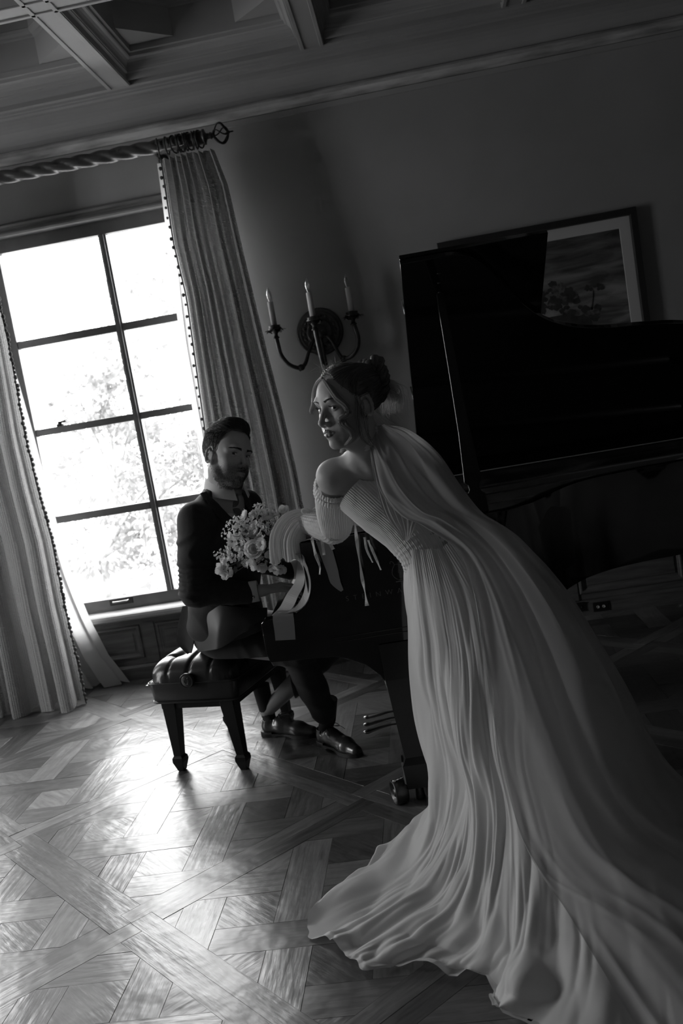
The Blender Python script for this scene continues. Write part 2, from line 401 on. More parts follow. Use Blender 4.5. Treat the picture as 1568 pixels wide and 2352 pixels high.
# unseen window added in the left wall to light the gown's left edges
win_added = empty('window_added', (0, 0, 0), kind='structure')
m = MB()
for z in (.6, 1.3, 2.05, 2.76): m.box((XL - .12, SY0, z), (XL - .06, SY1, z + .04))
for y in (SY0, (SY0 + SY1) / 2, SY1 - .04): m.box((XL - .12, y, .6), (XL - .06, y + .04, 2.8))
m.build('window_frame', M['sash_wood'], win_added)
win3 = empty('window_3', (0, 0, 0), kind='structure')
m = MB()
for z in (WZ0, 1.03, 1.58, 2.12, 2.70): m.box((NX0, GY - .03, z), (NX1, GY + .03, z + .06))
for x in (NX0, (NX0 + NX1) / 2, NX1 - .05): m.box((x, GY - .03, WZ0), (x + .05, GY + .03, WZ1))
m.build('window_frame', M['sash_wood'], win3)

# ------------------------------------------------------------------ parquet floor (Versailles panels at 45 degrees)
floor = empty('floor', (0, 0, 0), kind='structure')
m = MB(); m.box((XL - .2, REAR_Y - .2, -.12), (XR + .2, W + .22, -.021)); m.build('subfloor', M['iron'], floor)
def wood_mat():
    m = bpy.data.materials.new('oak_parquet'); m.use_nodes = True; nt = m.node_tree; N = nt.nodes; L = nt.links; bs = N['Principled BSDF']
    uv = N.new('ShaderNodeUVMap'); mp = N.new('ShaderNodeMapping'); mp.inputs['Scale'].default_value = (1.2, 9, 1); L.new(uv.outputs[0], mp.inputs[0])
    tone = N.new('ShaderNodeAttribute'); tone.attribute_name = 'tone'
    # long oak grain with a little warp
    n = N.new('ShaderNodeTexNoise'); n.inputs['Scale'].default_value = 5; n.inputs['Detail'].default_value = 9; n.inputs['Roughness'].default_value = .62; n.inputs['Distortion'].default_value = .7
    L.new(mp.outputs[0], n.inputs[0])
    r = N.new('ShaderNodeMapRange'); r.inputs['From Min'].default_value = .25; r.inputs['From Max'].default_value = .75; r.inputs['To Min'].default_value = .50; r.inputs['To Max'].default_value = 1.55
    L.new(n.outputs[0], r.inputs[0])
    mu = N.new('ShaderNodeMath'); mu.operation = 'MULTIPLY'; L.new(r.outputs[0], mu.inputs[0]); L.new(tone.outputs['Fac'], mu.inputs[1])
    cb = N.new('ShaderNodeCombineColor'); [L.new(mu.outputs[0], cb.inputs[i]) for i in range(3)]; L.new(cb.outputs[0], bs.inputs['Base Color'])
    bs.inputs['Specular IOR Level'].default_value = .5; bs.inputs['Coat Weight'].default_value = .5; bs.inputs['Coat Roughness'].default_value = .28
    rr = N.new('ShaderNodeMapRange'); rr.inputs['To Min'].default_value = .30; rr.inputs['To Max'].default_value = .52; L.new(n.outputs[0], rr.inputs[0]); L.new(rr.outputs[0], bs.inputs['Roughness'])
    # hand-scraped relief: fine grain and broad hollows across the floor
    tc = N.new('ShaderNodeTexCoord'); geo = N.new('ShaderNodeNewGeometry')
    n2 = N.new('ShaderNodeTexNoise'); n2.inputs['Scale'].default_value = 5; n2.inputs['Detail'].default_value = 3; L.new(geo.outputs['Position'], n2.inputs[0])
    mp3 = N.new('ShaderNodeMapping'); mp3.inputs['Scale'].default_value = (3, 22, 1); L.new(uv.outputs[0], mp3.inputs[0])
    n3 = N.new('ShaderNodeTexNoise'); n3.inputs['Scale'].default_value = 2.2; n3.inputs['Detail'].default_value = 5; L.new(mp3.outputs[0], n3.inputs[0])
    b1 = N.new('ShaderNodeBump'); b1.inputs['Strength'].default_value = .32; b1.inputs['Distance'].default_value = .030; L.new(n2.outputs[0], b1.inputs['Height'])
    b2 = N.new('ShaderNodeBump'); b2.inputs['Strength'].default_value = .40; b2.inputs['Distance'].default_value = .004; L.new(n3.outputs[0], b2.inputs['Height']); L.new(b1.outputs[0], b2.inputs['Normal'])
    L.new(b2.outputs[0], bs.inputs['Normal']); L.new(b2.outputs[0], bs.inputs['Coat Normal'])
    return m
M['oak'] = wood_mat()
def clip(poly, hp):
    for nx, ny, c in hp:       # keep nx*x+ny*y<=c
        out = []
        for i in range(len(poly)):
            a, b = poly[i - 1], poly[i]; da = nx * a[0] + ny * a[1] - c; db = nx * b[0] + ny * b[1] - c
            if (da <= 0) != (db <= 0):
                t = da / (da - db); out.append((a[0] + (b[0] - a[0]) * t, a[1] + (b[1] - a[1]) * t))
            if db <= 0: out.append(b)
        poly = out
        if len(poly) < 3: return []
    return poly
def area(p): return abs(sum(p[i - 1][0] * p[i][1] - p[i][0] * p[i - 1][1] for i in range(len(p)))) / 2
PP, FW = .985, .0725
S0, D0 = 1.055 + PP / 2, 2.665 - PP / 2         # a panel centre in (s, d)
r2 = math.sqrt(.5)
def panel_pieces():
    """pieces of one panel in its own frame (axes = s,d); each (polygon, grain angle)"""
    out = []; h = PP / 2; hi = h - FW
    # border boards, pinwheel joints
    for k in range(4):
        c, s = [(1, 0), (0, 1), (-1, 0), (0, -1)][k]
        poly = [(-h, -h), (hi, -h), (hi, -hi), (-h, -hi)]
        out.append(([(x * c - y * s, x * s + y * c) for x, y in poly], k * PI / 2))
    # inside: boards at +-45 in panel frame = room x,y. use rotated coords a=(s-d)/sqrt2 (room x), b=(s+d)/sqrt2 (room y)
    sq = [(1, 0, hi), (-1, 0, hi), (0, 1, hi), (0, -1, hi)]
    def hp(na, nb, c):   # half plane in (a,b) -> (s,d)
        return (na * r2 + nb * r2, -na * r2 + nb * r2, c)
    big = [(-2, -2), (2, -2), (2, 2), (-2, 2)]
    w = .0675; st = .315; ks = [-1.5, -.5, .5, 1.5]
    def cell(a0, a1, b0, b1, ang):
        p = clip(big, [hp(1, 0, a1), hp(-1, 0, -a0), hp(0, 1, b1), hp(0, -1, -b0)] + sq)
        if p and area(p) > 3e-4: out.append((p, ang))
    # a-running boards (along room x) at b = k*st ; b-running boards at a = k*st ; woven
    ang_a, ang_b = -PI / 4, PI / 4
    cs = [k * st for k in ks]
    for i, b in enumerate(cs):
        cuts = [-1.0] + [v for j, a in enumerate(cs) if (i + j) % 2 for v in (a - w, a + w)] + [1.0]
        for q in range(0, len(cuts), 2): cell(cuts[q], cuts[q + 1], b - w, b + w, ang_a)
    for j, a in enumerate(cs):
        cuts = [-1.0] + [v for i, b in enumerate(cs) if (i + j) % 2 == 0 for v in (b - w, b + w)] + [1.0]
        for q in range(0, len(cuts), 2): cell(a - w, a + w, cuts[q], cuts[q + 1], ang_b)
    ed = [-1.2] + cs + [1.2]
    for i in range(5):
        for j in range(5):
            cell(ed[i] + w, ed[i + 1] - w, ed[j] + w, ed[j + 1] - w, (PI / 2 if (i + j) % 2 else 0))
    return out
PIECES = panel_pieces()
planks = []
for i in range(-7, 7):
    for j in range(-7, 7):
        cs_, cd_ = S0 + i * PP, D0 + j * PP
        for poly, ang in PIECES:
            q = [((cs_ + a - cd_ - b) * r2, (cs_ + a + cd_ + b) * r2) for a, b in poly]     # -> room x,y
            q = clip(q, [(1, 0, XR), (-1, 0, -XL), (0, 1, W), (0, -1, -REAR_Y)])
            if not q or area(q) < 2e-4: continue
            cx = sum(p[0] for p in q) / len(q); cy = sum(p[1] for p in q) / len(q)
            planks.append((cx, cy, q, ang + PI / 4))
def in_view(x, y):
    return 1.9 < y < W and -2.9 < x and x < 1.4 + .1 * y
def view_rank(p):
    # how large it shows from the photographer's spot; hidden ones under the gown and outside the frame go last
    x, y = p[0], p[1]; d = math.hypot(x, y)
    vis = (y > 1.95 and x > -1.35 - .25 * (y - 2) and x < .0 + .0 * y and y < 4.3) or (y >= 4.3 and -2.6 < x < -.6)
    return (0 if vis else 1, -area(p[2]) / d ** 3)
planks.sort(key=view_rank)
def plank_geo(m, q, ang, cx, cy, tones, uvs):
    n = len(q); dz = random.uniform(-.0006, .0004); tx, ty = random.uniform(-.0015, .0015), random.uniform(-.0015, .0015)
    if sum(q[i - 1][0] * q[i][1] - q[i][0] * q[i - 1][1] for i in range(n)) < 0: q = q[::-1]
    def inset(k): 
        out = []
        for x, y in q:
            dx, dy = cx - x, cy - y; L = math.hypot(dx, dy) + 1e-9; out.append((x + dx / L * k, y + dy / L * k))
        return out
    top = inset(.0016); mid = inset(.0005)
    vs = [(x, y, -.012) for x, y in mid] + [(x, y, -.0013 + dz + tx * (x - cx) + ty * (y - cy)) for x, y in mid] + [(x, y, dz + tx * (x - cx) + ty * (y - cy)) for x, y in top]
    fs = [[2 * n + i for i in range(n)]]
    for i in range(n):
        j = (i + 1) % n; fs += [(i, j, n + j, n + i), (n + i, n + j, 2 * n + j, 2 * n + i)]
    m.add(vs, fs)
    t = random.choice([.06, .08, .10, .12, .15, .19]) * random.uniform(.85, 1.15)
    ox, oy = random.uniform(0, 30), random.uniform(0, 30); c, s = math.cos(ang), math.sin(ang)
    for v in vs:
        tones.append(t); x, y = v[0] - cx, v[1] - cy; uvs.append((x * c + y * s + ox, -x * s + y * c + oy))
def finish_planks(o, tones, uvs):
    me = o.data; a = me.attributes.new('tone', 'FLOAT', 'POINT'); a.data.foreach_set('value', tones)
    uvl = me.uv_layers.new(name='UVMap'); idx = np.empty(len(me.loops), np.int32); me.loops.foreach_get('vertex_index', idx)
    uvl.data.foreach_set('uv', np.array(uvs, np.float32)[idx].ravel())
NP = 296
for k, (cx, cy, q, ang) in enumerate(planks[:NP]):
    m = MB(); tn, uv = [], []; plank_geo(m, q, ang, cx, cy, tn, uv)
    o = m.build('plank', M['oak'], floor); finish_planks(o, tn, uv)
m = MB(); tn, uv = [], []
for cx, cy, q, ang in planks[NP:]: plank_geo(m, q, ang, cx, cy, tn, uv)
o = m.build('parquet', M['oak'], floor); finish_planks(o, tn, uv); o['kind'] = 'stuff'
# ================================================================== CURTAINS, ROD, SCONCE, PICTURE
def cloth_mat(name, v, tl, waffle=0.0, rough=.85):
    m = mat(name, v, rough, tl=tl, spec=.2, coords='UV'); nt = m.node_tree; N = nt.nodes; L = nt.links; bs = N['Principled BSDF']
    if waffle:
        uv = N.new('ShaderNodeTexCoord')
        ws = []
        for d, sc_ in (('X', 26), ('Y', 36)):
            w = N.new('ShaderNodeTexWave'); w.bands_direction = d; w.inputs['Scale'].default_value = sc_; w.inputs['Distortion'].default_value = .6; w.inputs['Detail'].default_value = 1; w.inputs['Detail Scale'].default_value = 2
            L.new(uv.outputs['UV'], w.inputs['Vector']); ws.append(w)
        a = N.new('ShaderNodeMath'); a.operation = 'MULTIPLY'; L.new(ws[0].outputs['Fac'], a.inputs[0]); L.new(ws[1].outputs['Fac'], a.inputs[1])
        b = N.new('ShaderNodeBump'); b.inputs['Strength'].default_value = waffle; b.inputs['Distance'].default_value = .006; L.new(a.outputs[0], b.inputs['Height']); L.new(b.outputs[0], bs.inputs['Normal'])
        tr = [n for n in N if n.type == 'BSDF_TRANSLUCENT']
        if tr: L.new(b.outputs[0], tr[0].inputs['Normal'])
    return m
M['curtain'] = cloth_mat('curtain_cloth', .50, .22, waffle=.9)
M['lining'] = cloth_mat('lining_cloth', .72, .5)
M['trim'] = mat('pompom_wool', .10, .9)
def drape(name, xl, xr, z0, z1, yc, nf, amp, mt, parent, nu=220, nv=46, seed=0, flare=0.0, ytop=None, slump=0.0):
    """hanging cloth; xl(z), xr(z) edge functions, nf folds"""
    rs = np.random.RandomState(seed); u = np.linspace(0, 1, nu); ph = rs.uniform(-.5, .5, 12)
    warp = u + .028 * np.sin(2 * PI * u * 2 + ph[0] * 6) + .016 * np.sin(2 * PI * u * 5 + ph[1] * 6)
    warp = (warp - warp[0]) / (warp[-1] - warp[0]); fa = .7 + .45 * np.sin(2 * PI * u * 3.3 + ph[2] * 6)
    P = np.zeros((nv, nu, 3)); 
    for i in range(nv):
        t = i / (nv - 1); z = z1 + (z0 - z1) * t
        a = amp * (.45 + .75 * sstep(0, .35, t)) * (1 + .25 * math.sin(3 * t + seed))
        phs = 2 * PI * nf * warp + .5 * math.sin(2.2 * t + seed) * np.sin(2 * PI * u * 1.3) 
        x0, x1 = xl(z), xr(z); x = x0 + (x1 - x0) * warp
        x = x + np.sin(2 * phs) * (x1 - x0) / nf * .16 * sstep(.02, .3, t) * np.sin(PI * np.clip(u * 12, 0, .5)) 
        y = yc(z) + a * fa * np.cos(phs) + .012 * np.sin(5 * t + 9 * u)
        zz = z + slump * sstep(.93, 1, t) * .03 * np.sin(7 * phs / nf) 
        if z0 <= 0.02 and t > .97: zz = np.maximum(zz, .004 + .004 * np.sin(phs))
        P[i, :, 0] = x; P[i, :, 1] = y; P[i, :, 2] = zz
    V = P.reshape(-1, 3); I = np.arange(nv * nu).reshape(nv, nu)
    F = np.stack([I[:-1, :-1], I[1:, :-1], I[1:, 1:], I[:-1, 1:]], -1).reshape(-1, 4)
    o = np_mesh(name, V, F, mt, parent)
    seg = np.linalg.norm(np.diff(P[nv // 2], axis=0), axis=1); su = np.concatenate([[0], np.cumsum(seg)])
    uvv = np.zeros((nv, nu, 2)); uvv[:, :, 0] = su[None]; uvv[:, :, 1] = P[:, :, 2]
    ul = o.data.uv_layers.new(name='UVMap'); idx = np.empty(len(o.data.loops), np.int32); o.data.loops.foreach_get('vertex_index', idx)
    ul.data.foreach_set('uv', uvv.reshape(-1, 2)[idx].astype(np.float32).ravel())
    return o, P
def itp(pairs):
    zs_, vs_ = zip(*sorted(pairs)); return lambda z: float(np.interp(z, zs_, vs_))
def pompoms(P, parent, step, r, dx=-.010, dy=-.008):
    m = MB(); edge = P[:, 0]; L = 0; nxt = 0; seg = [tuple(e + np.array([dx * .3, dy, 0])) for e in edge]
    m.tube(seg, .0045, 6)
    for i in range(len(edge) - 1):
        a, b = edge[i], edge[i + 1]; d = np.linalg.norm(b - a); t = nxt - L
        while t < d:
            c = a + (b - a) * t / d + np.array([dx + random.uniform(-.004, .004), dy + random.uniform(-.006, .004), 0]); rr = r * random.uniform(.75, 1.15)
            m.sphere(c, rr, 7, 5, (1, 1, 1.15)); nxt += step * random.uniform(.8, 1.2); t = nxt - L
        L += d
    o = m.build('pompom_trim', M['trim'], parent); o['kind'] = 'stuff'; return o
RODY, RODZ = 5.17, 3.015
# right-hand curtain
cr = empty('curtain', (-1.03, RODY, 0), 0, 'pale textured curtain hanging in tight folds behind the seated man', 'curtain')
off = Vector((-1.03, RODY, 0))
def shift(o, v): 
    o.data.transform(Matrix.Translation(-v)); return o
xl = itp([(2.95, -1.175), (2.5, -1.195), (2.2, -1.18), (1.67, -1.205), (1.3, -1.22), (0, -1.23)])
xr = itp([(2.96, -.889), (2.75, -.845), (2.33, -.822), (1.84, -.789), (1.47, -.757), (1.15, -.738), (.5, -.73), (0, -.72)])
o, P = drape('cloth_panel', xl, xr, .012, 2.945, lambda z: 5.165, 9, .062, M['curtain'], cr, seed=3); shift(o, off)
shift(pompoms(P, cr, .055, .0085, dx=-.014), off)
ll = itp([(2.945, -1.222), (2.79, -1.23), (2.41, -1.255), (1.93, -1.282), (1.56, -1.283), (1.28, -1.28), (0, -1.30)])
o, P = drape('lining', ll, lambda z: xr(z) - .02, .02, 2.945, lambda z: 5.235, 3, .014, M['lining'], cr, seed=5, nu=90); shift(o, off)
# left-hand curtain
cl = empty('curtain', (-2.6, 5.05, 0), 0, 'pale textured curtain with dark bobble edging, cut by the left frame edge', 'curtain')
off = Vector((-2.6, 5.05, 0))
xrl = itp([(2.95, -2.235), (2.1, -2.225), (1.6, -2.235), (1.3, -2.222), (.98, -2.196), (.62, -2.196), (.3, -2.185), (0, -2.180)])
# build mirrored so that the first column is the leading edge
o, P = drape('cloth_panel', xrl, lambda z: -3.02 - .05 * (1 - z / 3), .004, 2.95, lambda z: 5.02 + .03 * z, 6, .055, M['curtain'], cl, seed=11, slump=1); shift(o, off)
shift(pompoms(P, cl, .026, .0105, dx=.006, dy=-.006), off)
lx = itp([(2.95, -2.30), (2.19, -2.318), (1.9, -2.288), (1.59, -2.262), (1.06, -2.227), (.79, -2.203), (.43, -2.155), (.2, -2.105), (.0, -2.01)])
o, P = drape('lining', lx, lambda z: -2.95, .004, 2.94, lambda z: 5.25 + .10 * sstep(.8, 0, z), 5, .03, M['lining'], cl, seed=8, nu=160, slump=1); shift(o, off)

rod = empty('curtain_rod', (-.93, RODY, RODZ), 0, 'dark twisted wooden curtain rod with a cage finial', 'curtain rod')
m = MB(); nx_, nt_ = 320, 20; P = np.zeros((nx_, nt_, 3))
for i in range(nx_):
    x = -2.4 + 2.15 * i / (nx_ - 1)            # relative to the rod's end
    for j in range(nt_):
        a = 2 * PI * j / nt_; r = .037 * (.74 + .30 * abs(math.cos(1.5 * (a - x * 2 * PI / .34)))**.7)
        P[i, j] = (x, r * math.cos(a), r * math.sin(a))
m.grid(P, closed_v=True); m.build('twisted_pole', M['rod_wood'], rod)
m = MB(); m.lathe([(0, -.26), (.036, -.26), (.036, 0), (.041, .002), (.041, .012), (.030, .014), (.016, .022), (.014, .038), (.020, .044), (.014, .05), (0, .05)], (0, 0, 0), (1, 0, 0), 18); m.build('pole_end', M['rod_wood'], rod)
fin = MB(); fin.lathe([(0, .045), (.013, .047), (.013, .058), (.006, .062), (0, .062)], (0, 0, 0), (1, 0, 0), 12)
f = fin.build('finial', M['iron'], rod)
for k in range(5):
    mm = MB(); pts = []
    for i in range(15):
        t = i / 14; r = .056 * math.sin(PI * t) ** .7; a = 2 * PI * k / 5 + 1.3 * t; pts.append((.058 + .082 * t, r * math.cos(a), r * math.sin(a)))
    mm.tube(pts, .008, 6, flat=.4); mm.build('cage_bar', M['iron'], f)
mm = MB(); mm.lathe([(0, .136), (.012, .138), (.008, .146), (.004, .152), (.004, .166), (0, .172)], (0, 0, 0), (1, 0, 0), 10); mm.build('finial_tip', M['iron'], f)
for k, x in enumerate([-.256, -.205, -.165, -.15, -.137, -.125, -.112, -.096, -.078, -.06, -.042, -.02]):
    mm = MB(); pts = [(x + .012 * math.sin(a) * (k % 3 - 1), .046 * math.sin(a), .046 * math.cos(a) - .007) for a in np.linspace(0, 2 * PI, 18, endpoint=False)]
    mm.tube(pts, .0042, 6, closed=True); mm.tube([(x, 0, -.048), (x, 0, -.054)], .0035, 5); mm.build('curtain_ring', M['iron'], rod)
mm = MB(); mm.tube([(-.30, .0, 0), (-.30, W - RODY - .02, .0)], .012, 8); mm.lathe([(0, 0), (.03, 0), (.03, .012), (0, .012)], (-.30, W - RODY, 0), (0, -1, 0), 14); mm.build('bracket', M['iron'], rod)

# ------------------------------------------------------------------ wall sconce with three electric candles
sx, sy, sz = -.502, W, 1.901
sc = empty('wall_sconce', (sx, sy, sz), 0, 'dark brass three-arm wall sconce with white electric candles', 'wall lamp')
m = MB(); m.lathe([(0, 0), (.135, 0), (.137, .008), (.130, .016), (.122, .013), (.116, .019), (.108, .019), (.080, .014), (.072, .022), (.064, .024), (.055, .020), (.040, .028), (.02, .036), (0, .04)], (0, 0, 0), (0, -1, 0), 40)
for k in range(18):
    a = 2 * PI * k / 18; m.sphere((.094 * math.cos(a), -.016, .094 * math.sin(a)), .011, 7, 5, (1, .3, 1))
m.build('backplate', M['dark_brass'], sc)
def petal_ring(m, c, r0, r1, z0, z1, n, thick=.0016):
    nn = n * 6; P = []
    for t in np.linspace(0, 1, 5):
        row = []
        for j in range(nn):
            a = 2 * PI * j / nn; pk = abs(math.cos(n * a / 2)) ** .6; r = r0 + (r1 - r0) * t * (.55 + .45 * pk); z = z0 + (z1 - z0) * (t ** 1.6) * (.4 + .6 * pk)
            row.append((c[0] + r * math.cos(a), c[1] + r * math.sin(a), c[2] + z))
        P.append(row)
    m.grid(P, closed_v=True)
arms = [((-.748 - sx, -.12, 1.90 - sz), [(-.745, 5.33, 1.905), (-.742, 5.33, 1.86), (-.735, 5.33, 1.80), (-.705, 5.345, 1.745), (-.665, 5.36, 1.718), (-.637, 5.37, 1.714), (-.61, 5.385, 1.735), (-.585, 5.40, 1.79), (-.55, 5.415, 1.85), (-.515, 5.43, 1.875)], 5),
        ((0, 0, 0), [(-.507, 5.22, 1.905), (-.504, 5.22, 1.84), (-.50, 5.22, 1.76), (-.494, 5.235, 1.68), (-.49, 5.27, 1.645), (-.49, 5.32, 1.65), (-.492, 5.37, 1.70), (-.496, 5.40, 1.79), (-.50, 5.425, 1.86)], 4),
        ((0, 0, 0), [(-.295, 5.33, 1.905), (-.288, 5.33, 1.87), (-.283, 5.33, 1.82), (-.298, 5.335, 1.765), (-.34, 5.35, 1.728), (-.386, 5.37, 1.722), (-.408, 5.385, 1.75), (-.43, 5.40, 1.81), (-.46, 5.42, 1.865), (-.495, 5.43, 1.87)], 5)]
for _, pts, kn in arms:
    pts = [(a - sx, b - sy, c - sz) for a, b, c in pts]; cp = crom(pts, 5)
    m = MB(); n_ = len(cp); m.tube(cp, [.0125 - .004 * sstep(.5, .9, i / n_) for i in range(n_)], 10)
    kx = pts[kn]; m.sphere(kx, .021, 12, 8, (1.1, 1, .9)); m.lathe([(.012, -.02), (.018, -.017), (.018, -.012), (.012, -.01)], kx, (1, 0, .4), 12)
    a = m.build('arm', M['dark_brass'], sc)
    tx, ty, tz = pts[0]; tz = 1.915 - sz
    m = MB(); m.lathe([(.011, -.018), (.019, -.016), (.019, -.010), (.012, -.006), (.012, .010), (.024, .022), (.030, .03), (.040, .034), (.041, .040), (.034, .046), (.036, .056), (.030, .058), (0, .058)], (tx, ty, tz), (0, 0, 1), 20)
    petal_ring(m, (tx, ty, tz), .03, .066, .034, .030, 5); petal_ring(m, (tx, ty, tz), .018, .052, .060, .016, 6)
    m.build('bobeche', M['dark_brass'], a)
    m = MB(); m.lathe([(0, .058), (.0165, .058), (.0165, .19), (.015, .192), (0, .192)], (tx, ty, tz), (0, 0, 1), 18); cd = m.build('candle_tube', M['candle'], a)
    m = MB(); m.lathe([(.007, .190), (.009, .20), (.013, .212), (.0155, .226), (.014, .242), (.0085, .258), (.0035, .270), (0, .276)], (tx, ty, tz), (0, 0, 1), 16); m.build('bulb', M['glass'], a)
    m = MB()
    for k in range(4): an = PI / 2 * k + .4; m.tube([(tx + .003 * math.cos(an), ty + .003 * math.sin(an), tz + .2), (tx + .007 * math.cos(an), ty + .007 * math.sin(an), tz + .225), (tx + .004 * math.cos(an), ty + .004 * math.sin(an), tz + .25)], .0007, 4)
    m.build('filament', M['steel'], a)

# ------------------------------------------------------------------ framed landscape print on the wall
fx0, fx1, fz0, fz1 = .239, 1.351, 1.36, 2.272
pf = empty('framed_picture', ((fx0 + fx1) / 2, W, (fz0 + fz1) / 2), 0, 'large dark-framed landscape print with pale mat on the plaster wall', 'picture')
hw, hh = (fx1 - fx0) / 2, (fz1 - fz0) / 2
m = MB(); P = []
for ins, dy in ((0, 0), (0, .034), (.003, .037), (.034, .037), (.038, .030), (.040, .012)):
    P.append([(-hw + ins, -dy, -hh + ins), (hw - ins, -dy, -hh + ins), (hw - ins, -dy, hh - ins), (-hw + ins, -dy, hh - ins)])
m.grid(P, closed_v=True, smooth=False); m.build('frame', mat('frame_black', .02, .35), pf)
i0, i1 = .038, .100
m = MB(); P = [[(-hw + a, -.014 + b, -hh + a), (hw - a, -.014 + b, -hh + a), (hw - a, -.014 + b, hh - a), (-hw + a, -.014 + b, hh - a)] for a, b in ((i0, 0), (i1 - .002, 0), (i1, .002))]
m.grid(P, closed_v=True, smooth=False); m.build('mat_board', mat('mat_board', .52, .8), pf)
def print_mat():
    m = bpy.data.materials.new('landscape_print'); m.use_nodes = True; nt = m.node_tree; N = nt.nodes; L = nt.links; bs = N['Principled BSDF']; bs.inputs['Roughness'].default_value = .5
    tc = N.new('ShaderNodeTexCoord'); mp = N.new('ShaderNodeMapping'); mp.inputs['Scale'].default_value = (1.6, 1, 9); mp.inputs['Rotation'].default_value = (0, .28, 0); L.new(tc.outputs['Object'], mp.inputs[0])
    n = N.new('ShaderNodeTexNoise'); n.inputs['Scale'].default_value = 2.2; n.inputs['Detail'].default_value = 6; n.inputs['Distortion'].default_value = .6; L.new(mp.outputs[0], n.inputs[0])
    sp = N.new('ShaderNodeSeparateXYZ'); L.new(tc.outputs['Object'], sp.inputs[0])
    r = N.new('ShaderNodeMapRange'); r.inputs[1].default_value = .38; r.inputs[2].default_value = .68; r.inputs[3].default_value = .07; r.inputs[4].default_value = .30; L.new(n.outputs[0], r.inputs[0])
    g = N.new('ShaderNodeMapRange'); g.inputs[1].default_value = .35; g.inputs[2].default_value = -.15; g.inputs[3].default_value = .45; g.inputs[4].default_value = 1.15; L.new(sp.outputs[2], g.inputs[0])
    mu = N.new('ShaderNodeMath'); mu.operation = 'MULTIPLY'; L.new(r.outputs[0], mu.inputs[0]); L.new(g.outputs[0], mu.inputs[1])
    cb = N.new('ShaderNodeCombineColor'); [L.new(mu.outputs[0], cb.inputs[i]) for i in range(3)]; L.new(cb.outputs[0], bs.inputs[0])
    return m
m = MB(); a = i1 - .004; m.add([(-hw + a, -.0115, -hh + a), (hw - a, -.0115, -hh + a), (hw - a, -.0115, hh - a), (-hw + a, -.0115, hh - a)], [(0, 1, 2, 3)]); pr_ = m.build('print', print_mat(), pf)
# printed tree line (flat ink shapes on the sheet)
ink = [mat('ink_dark', .035, .5, noise=.4, nscale=30), mat('ink_grey', .085, .5, noise=.6, nscale=60)]
m = MB(); rs = random.Random(4)
def blob(cx, cz, r, k=0, y=-.0121):
    n = 11; vs = [(cx + r * rs.uniform(.65, 1.15) * math.cos(2 * PI * j / n), y, cz + r * rs.uniform(.5, 1.0) * math.sin(2 * PI * j / n)) for j in range(n)]
    m.mi = k; m.add(vs, [tuple(range(n))])
base = lambda x: -.02 + .10 * math.exp(-((x - .02) / .12) ** 2) + .08 * math.exp(-((x + .25) / .1) ** 2) - .25 * max(0, x - .17)
yk = -.0121
for k in range(150):
    x = rs.uniform(-hw + .14, .30); z = base(x) + rs.uniform(-.10, .055) if x < .2 else base(x) - rs.uniform(.0, .08)
    yk -= .000004; blob(x, max(z, -hh + .14), rs.uniform(.010, .028), 1 if rs.random() < .3 else 0, yk)
m.mi = 0; m.add([(-hw + a, yk - .00001, -hh + a), (.27, yk - .00001, -hh + a), (.24, yk - .00001, -.10), (.1, yk - .00001, -.06), (-hw + a, yk - .00001, -.06)], [(0, 1, 2, 3, 4)])
m.tube([(.245, yk, -.06), (.262, yk, .0), (.27, yk, .045)], .003, 4, flat=.1)
for k in range(16): yk -= .000004; blob(.275 + rs.uniform(-.04, .05), .06 + rs.uniform(-.012, .02), rs.uniform(.008, .016), 0, yk)
m.build('printed_trees', ink, pr_)

# ================================================================== OUTSIDE THE WINDOW
M['leaf'] = mat('leaf', .22, .55, tl=.35, noise=.3, nscale=3); M['bark'] = mat('bark', .22, .9, noise=.4, nscale=8, bump=.4)
M['ground'] = mat('gravel', .55, .95, noise=.2, nscale=3); M['render_wall'] = mat('render_wall', .80, .9, noise=.05)
m = MB(); m.box((-16, W + .22, -.35), (8, 24, -.30)); tag(m.build('ground', M['ground']), kind='structure')
def leaves(name, pts, size, parent, mt, seed=0, bias=0):
    rs = np.random.RandomState(seed); pts = np.asarray(pts); n = len(pts)
    d = rs.normal(size=(n, 3)); d[:, 2] += bias; d /= np.linalg.norm(d, axis=1)[:, None]; e = rs.normal(size=(n, 3)); e -= d * (e * d).sum(1)[:, None]; e /= np.linalg.norm(e, axis=1)[:, None]
    s = size * rs.uniform(.6, 1.3, (n, 1)); nrm = np.cross(d, e)
    V = np.stack([pts, pts + d * s * .5 + e * s * .28 + nrm * s * .06, pts + d * s, pts + d * s * .5 - e * s * .28 + nrm * s * .06], 1).reshape(-1, 3)
    F = np.arange(4 * n).reshape(n, 4)
    o = np_mesh(name, V, F, mt, parent, smooth=False); o['kind'] = 'stuff'; return o
def crown_pts(rs, blobs, n):
    P = []
    vol = np.array([b[3] ** 2 for b in blobs]); vol /= vol.sum()
    for b, k in zip(blobs, (vol * n).astype(int)):
        q = rs.normal(size=(k, 3)); q /= np.linalg.norm(q, axis=1)[:, None]; q *= (rs.uniform(.45, 1, (k, 1)) ** .5) * b[3]; q[:, 2] *= .8
        P.append(q + np.array(b[:3]))
    return np.concatenate(P)
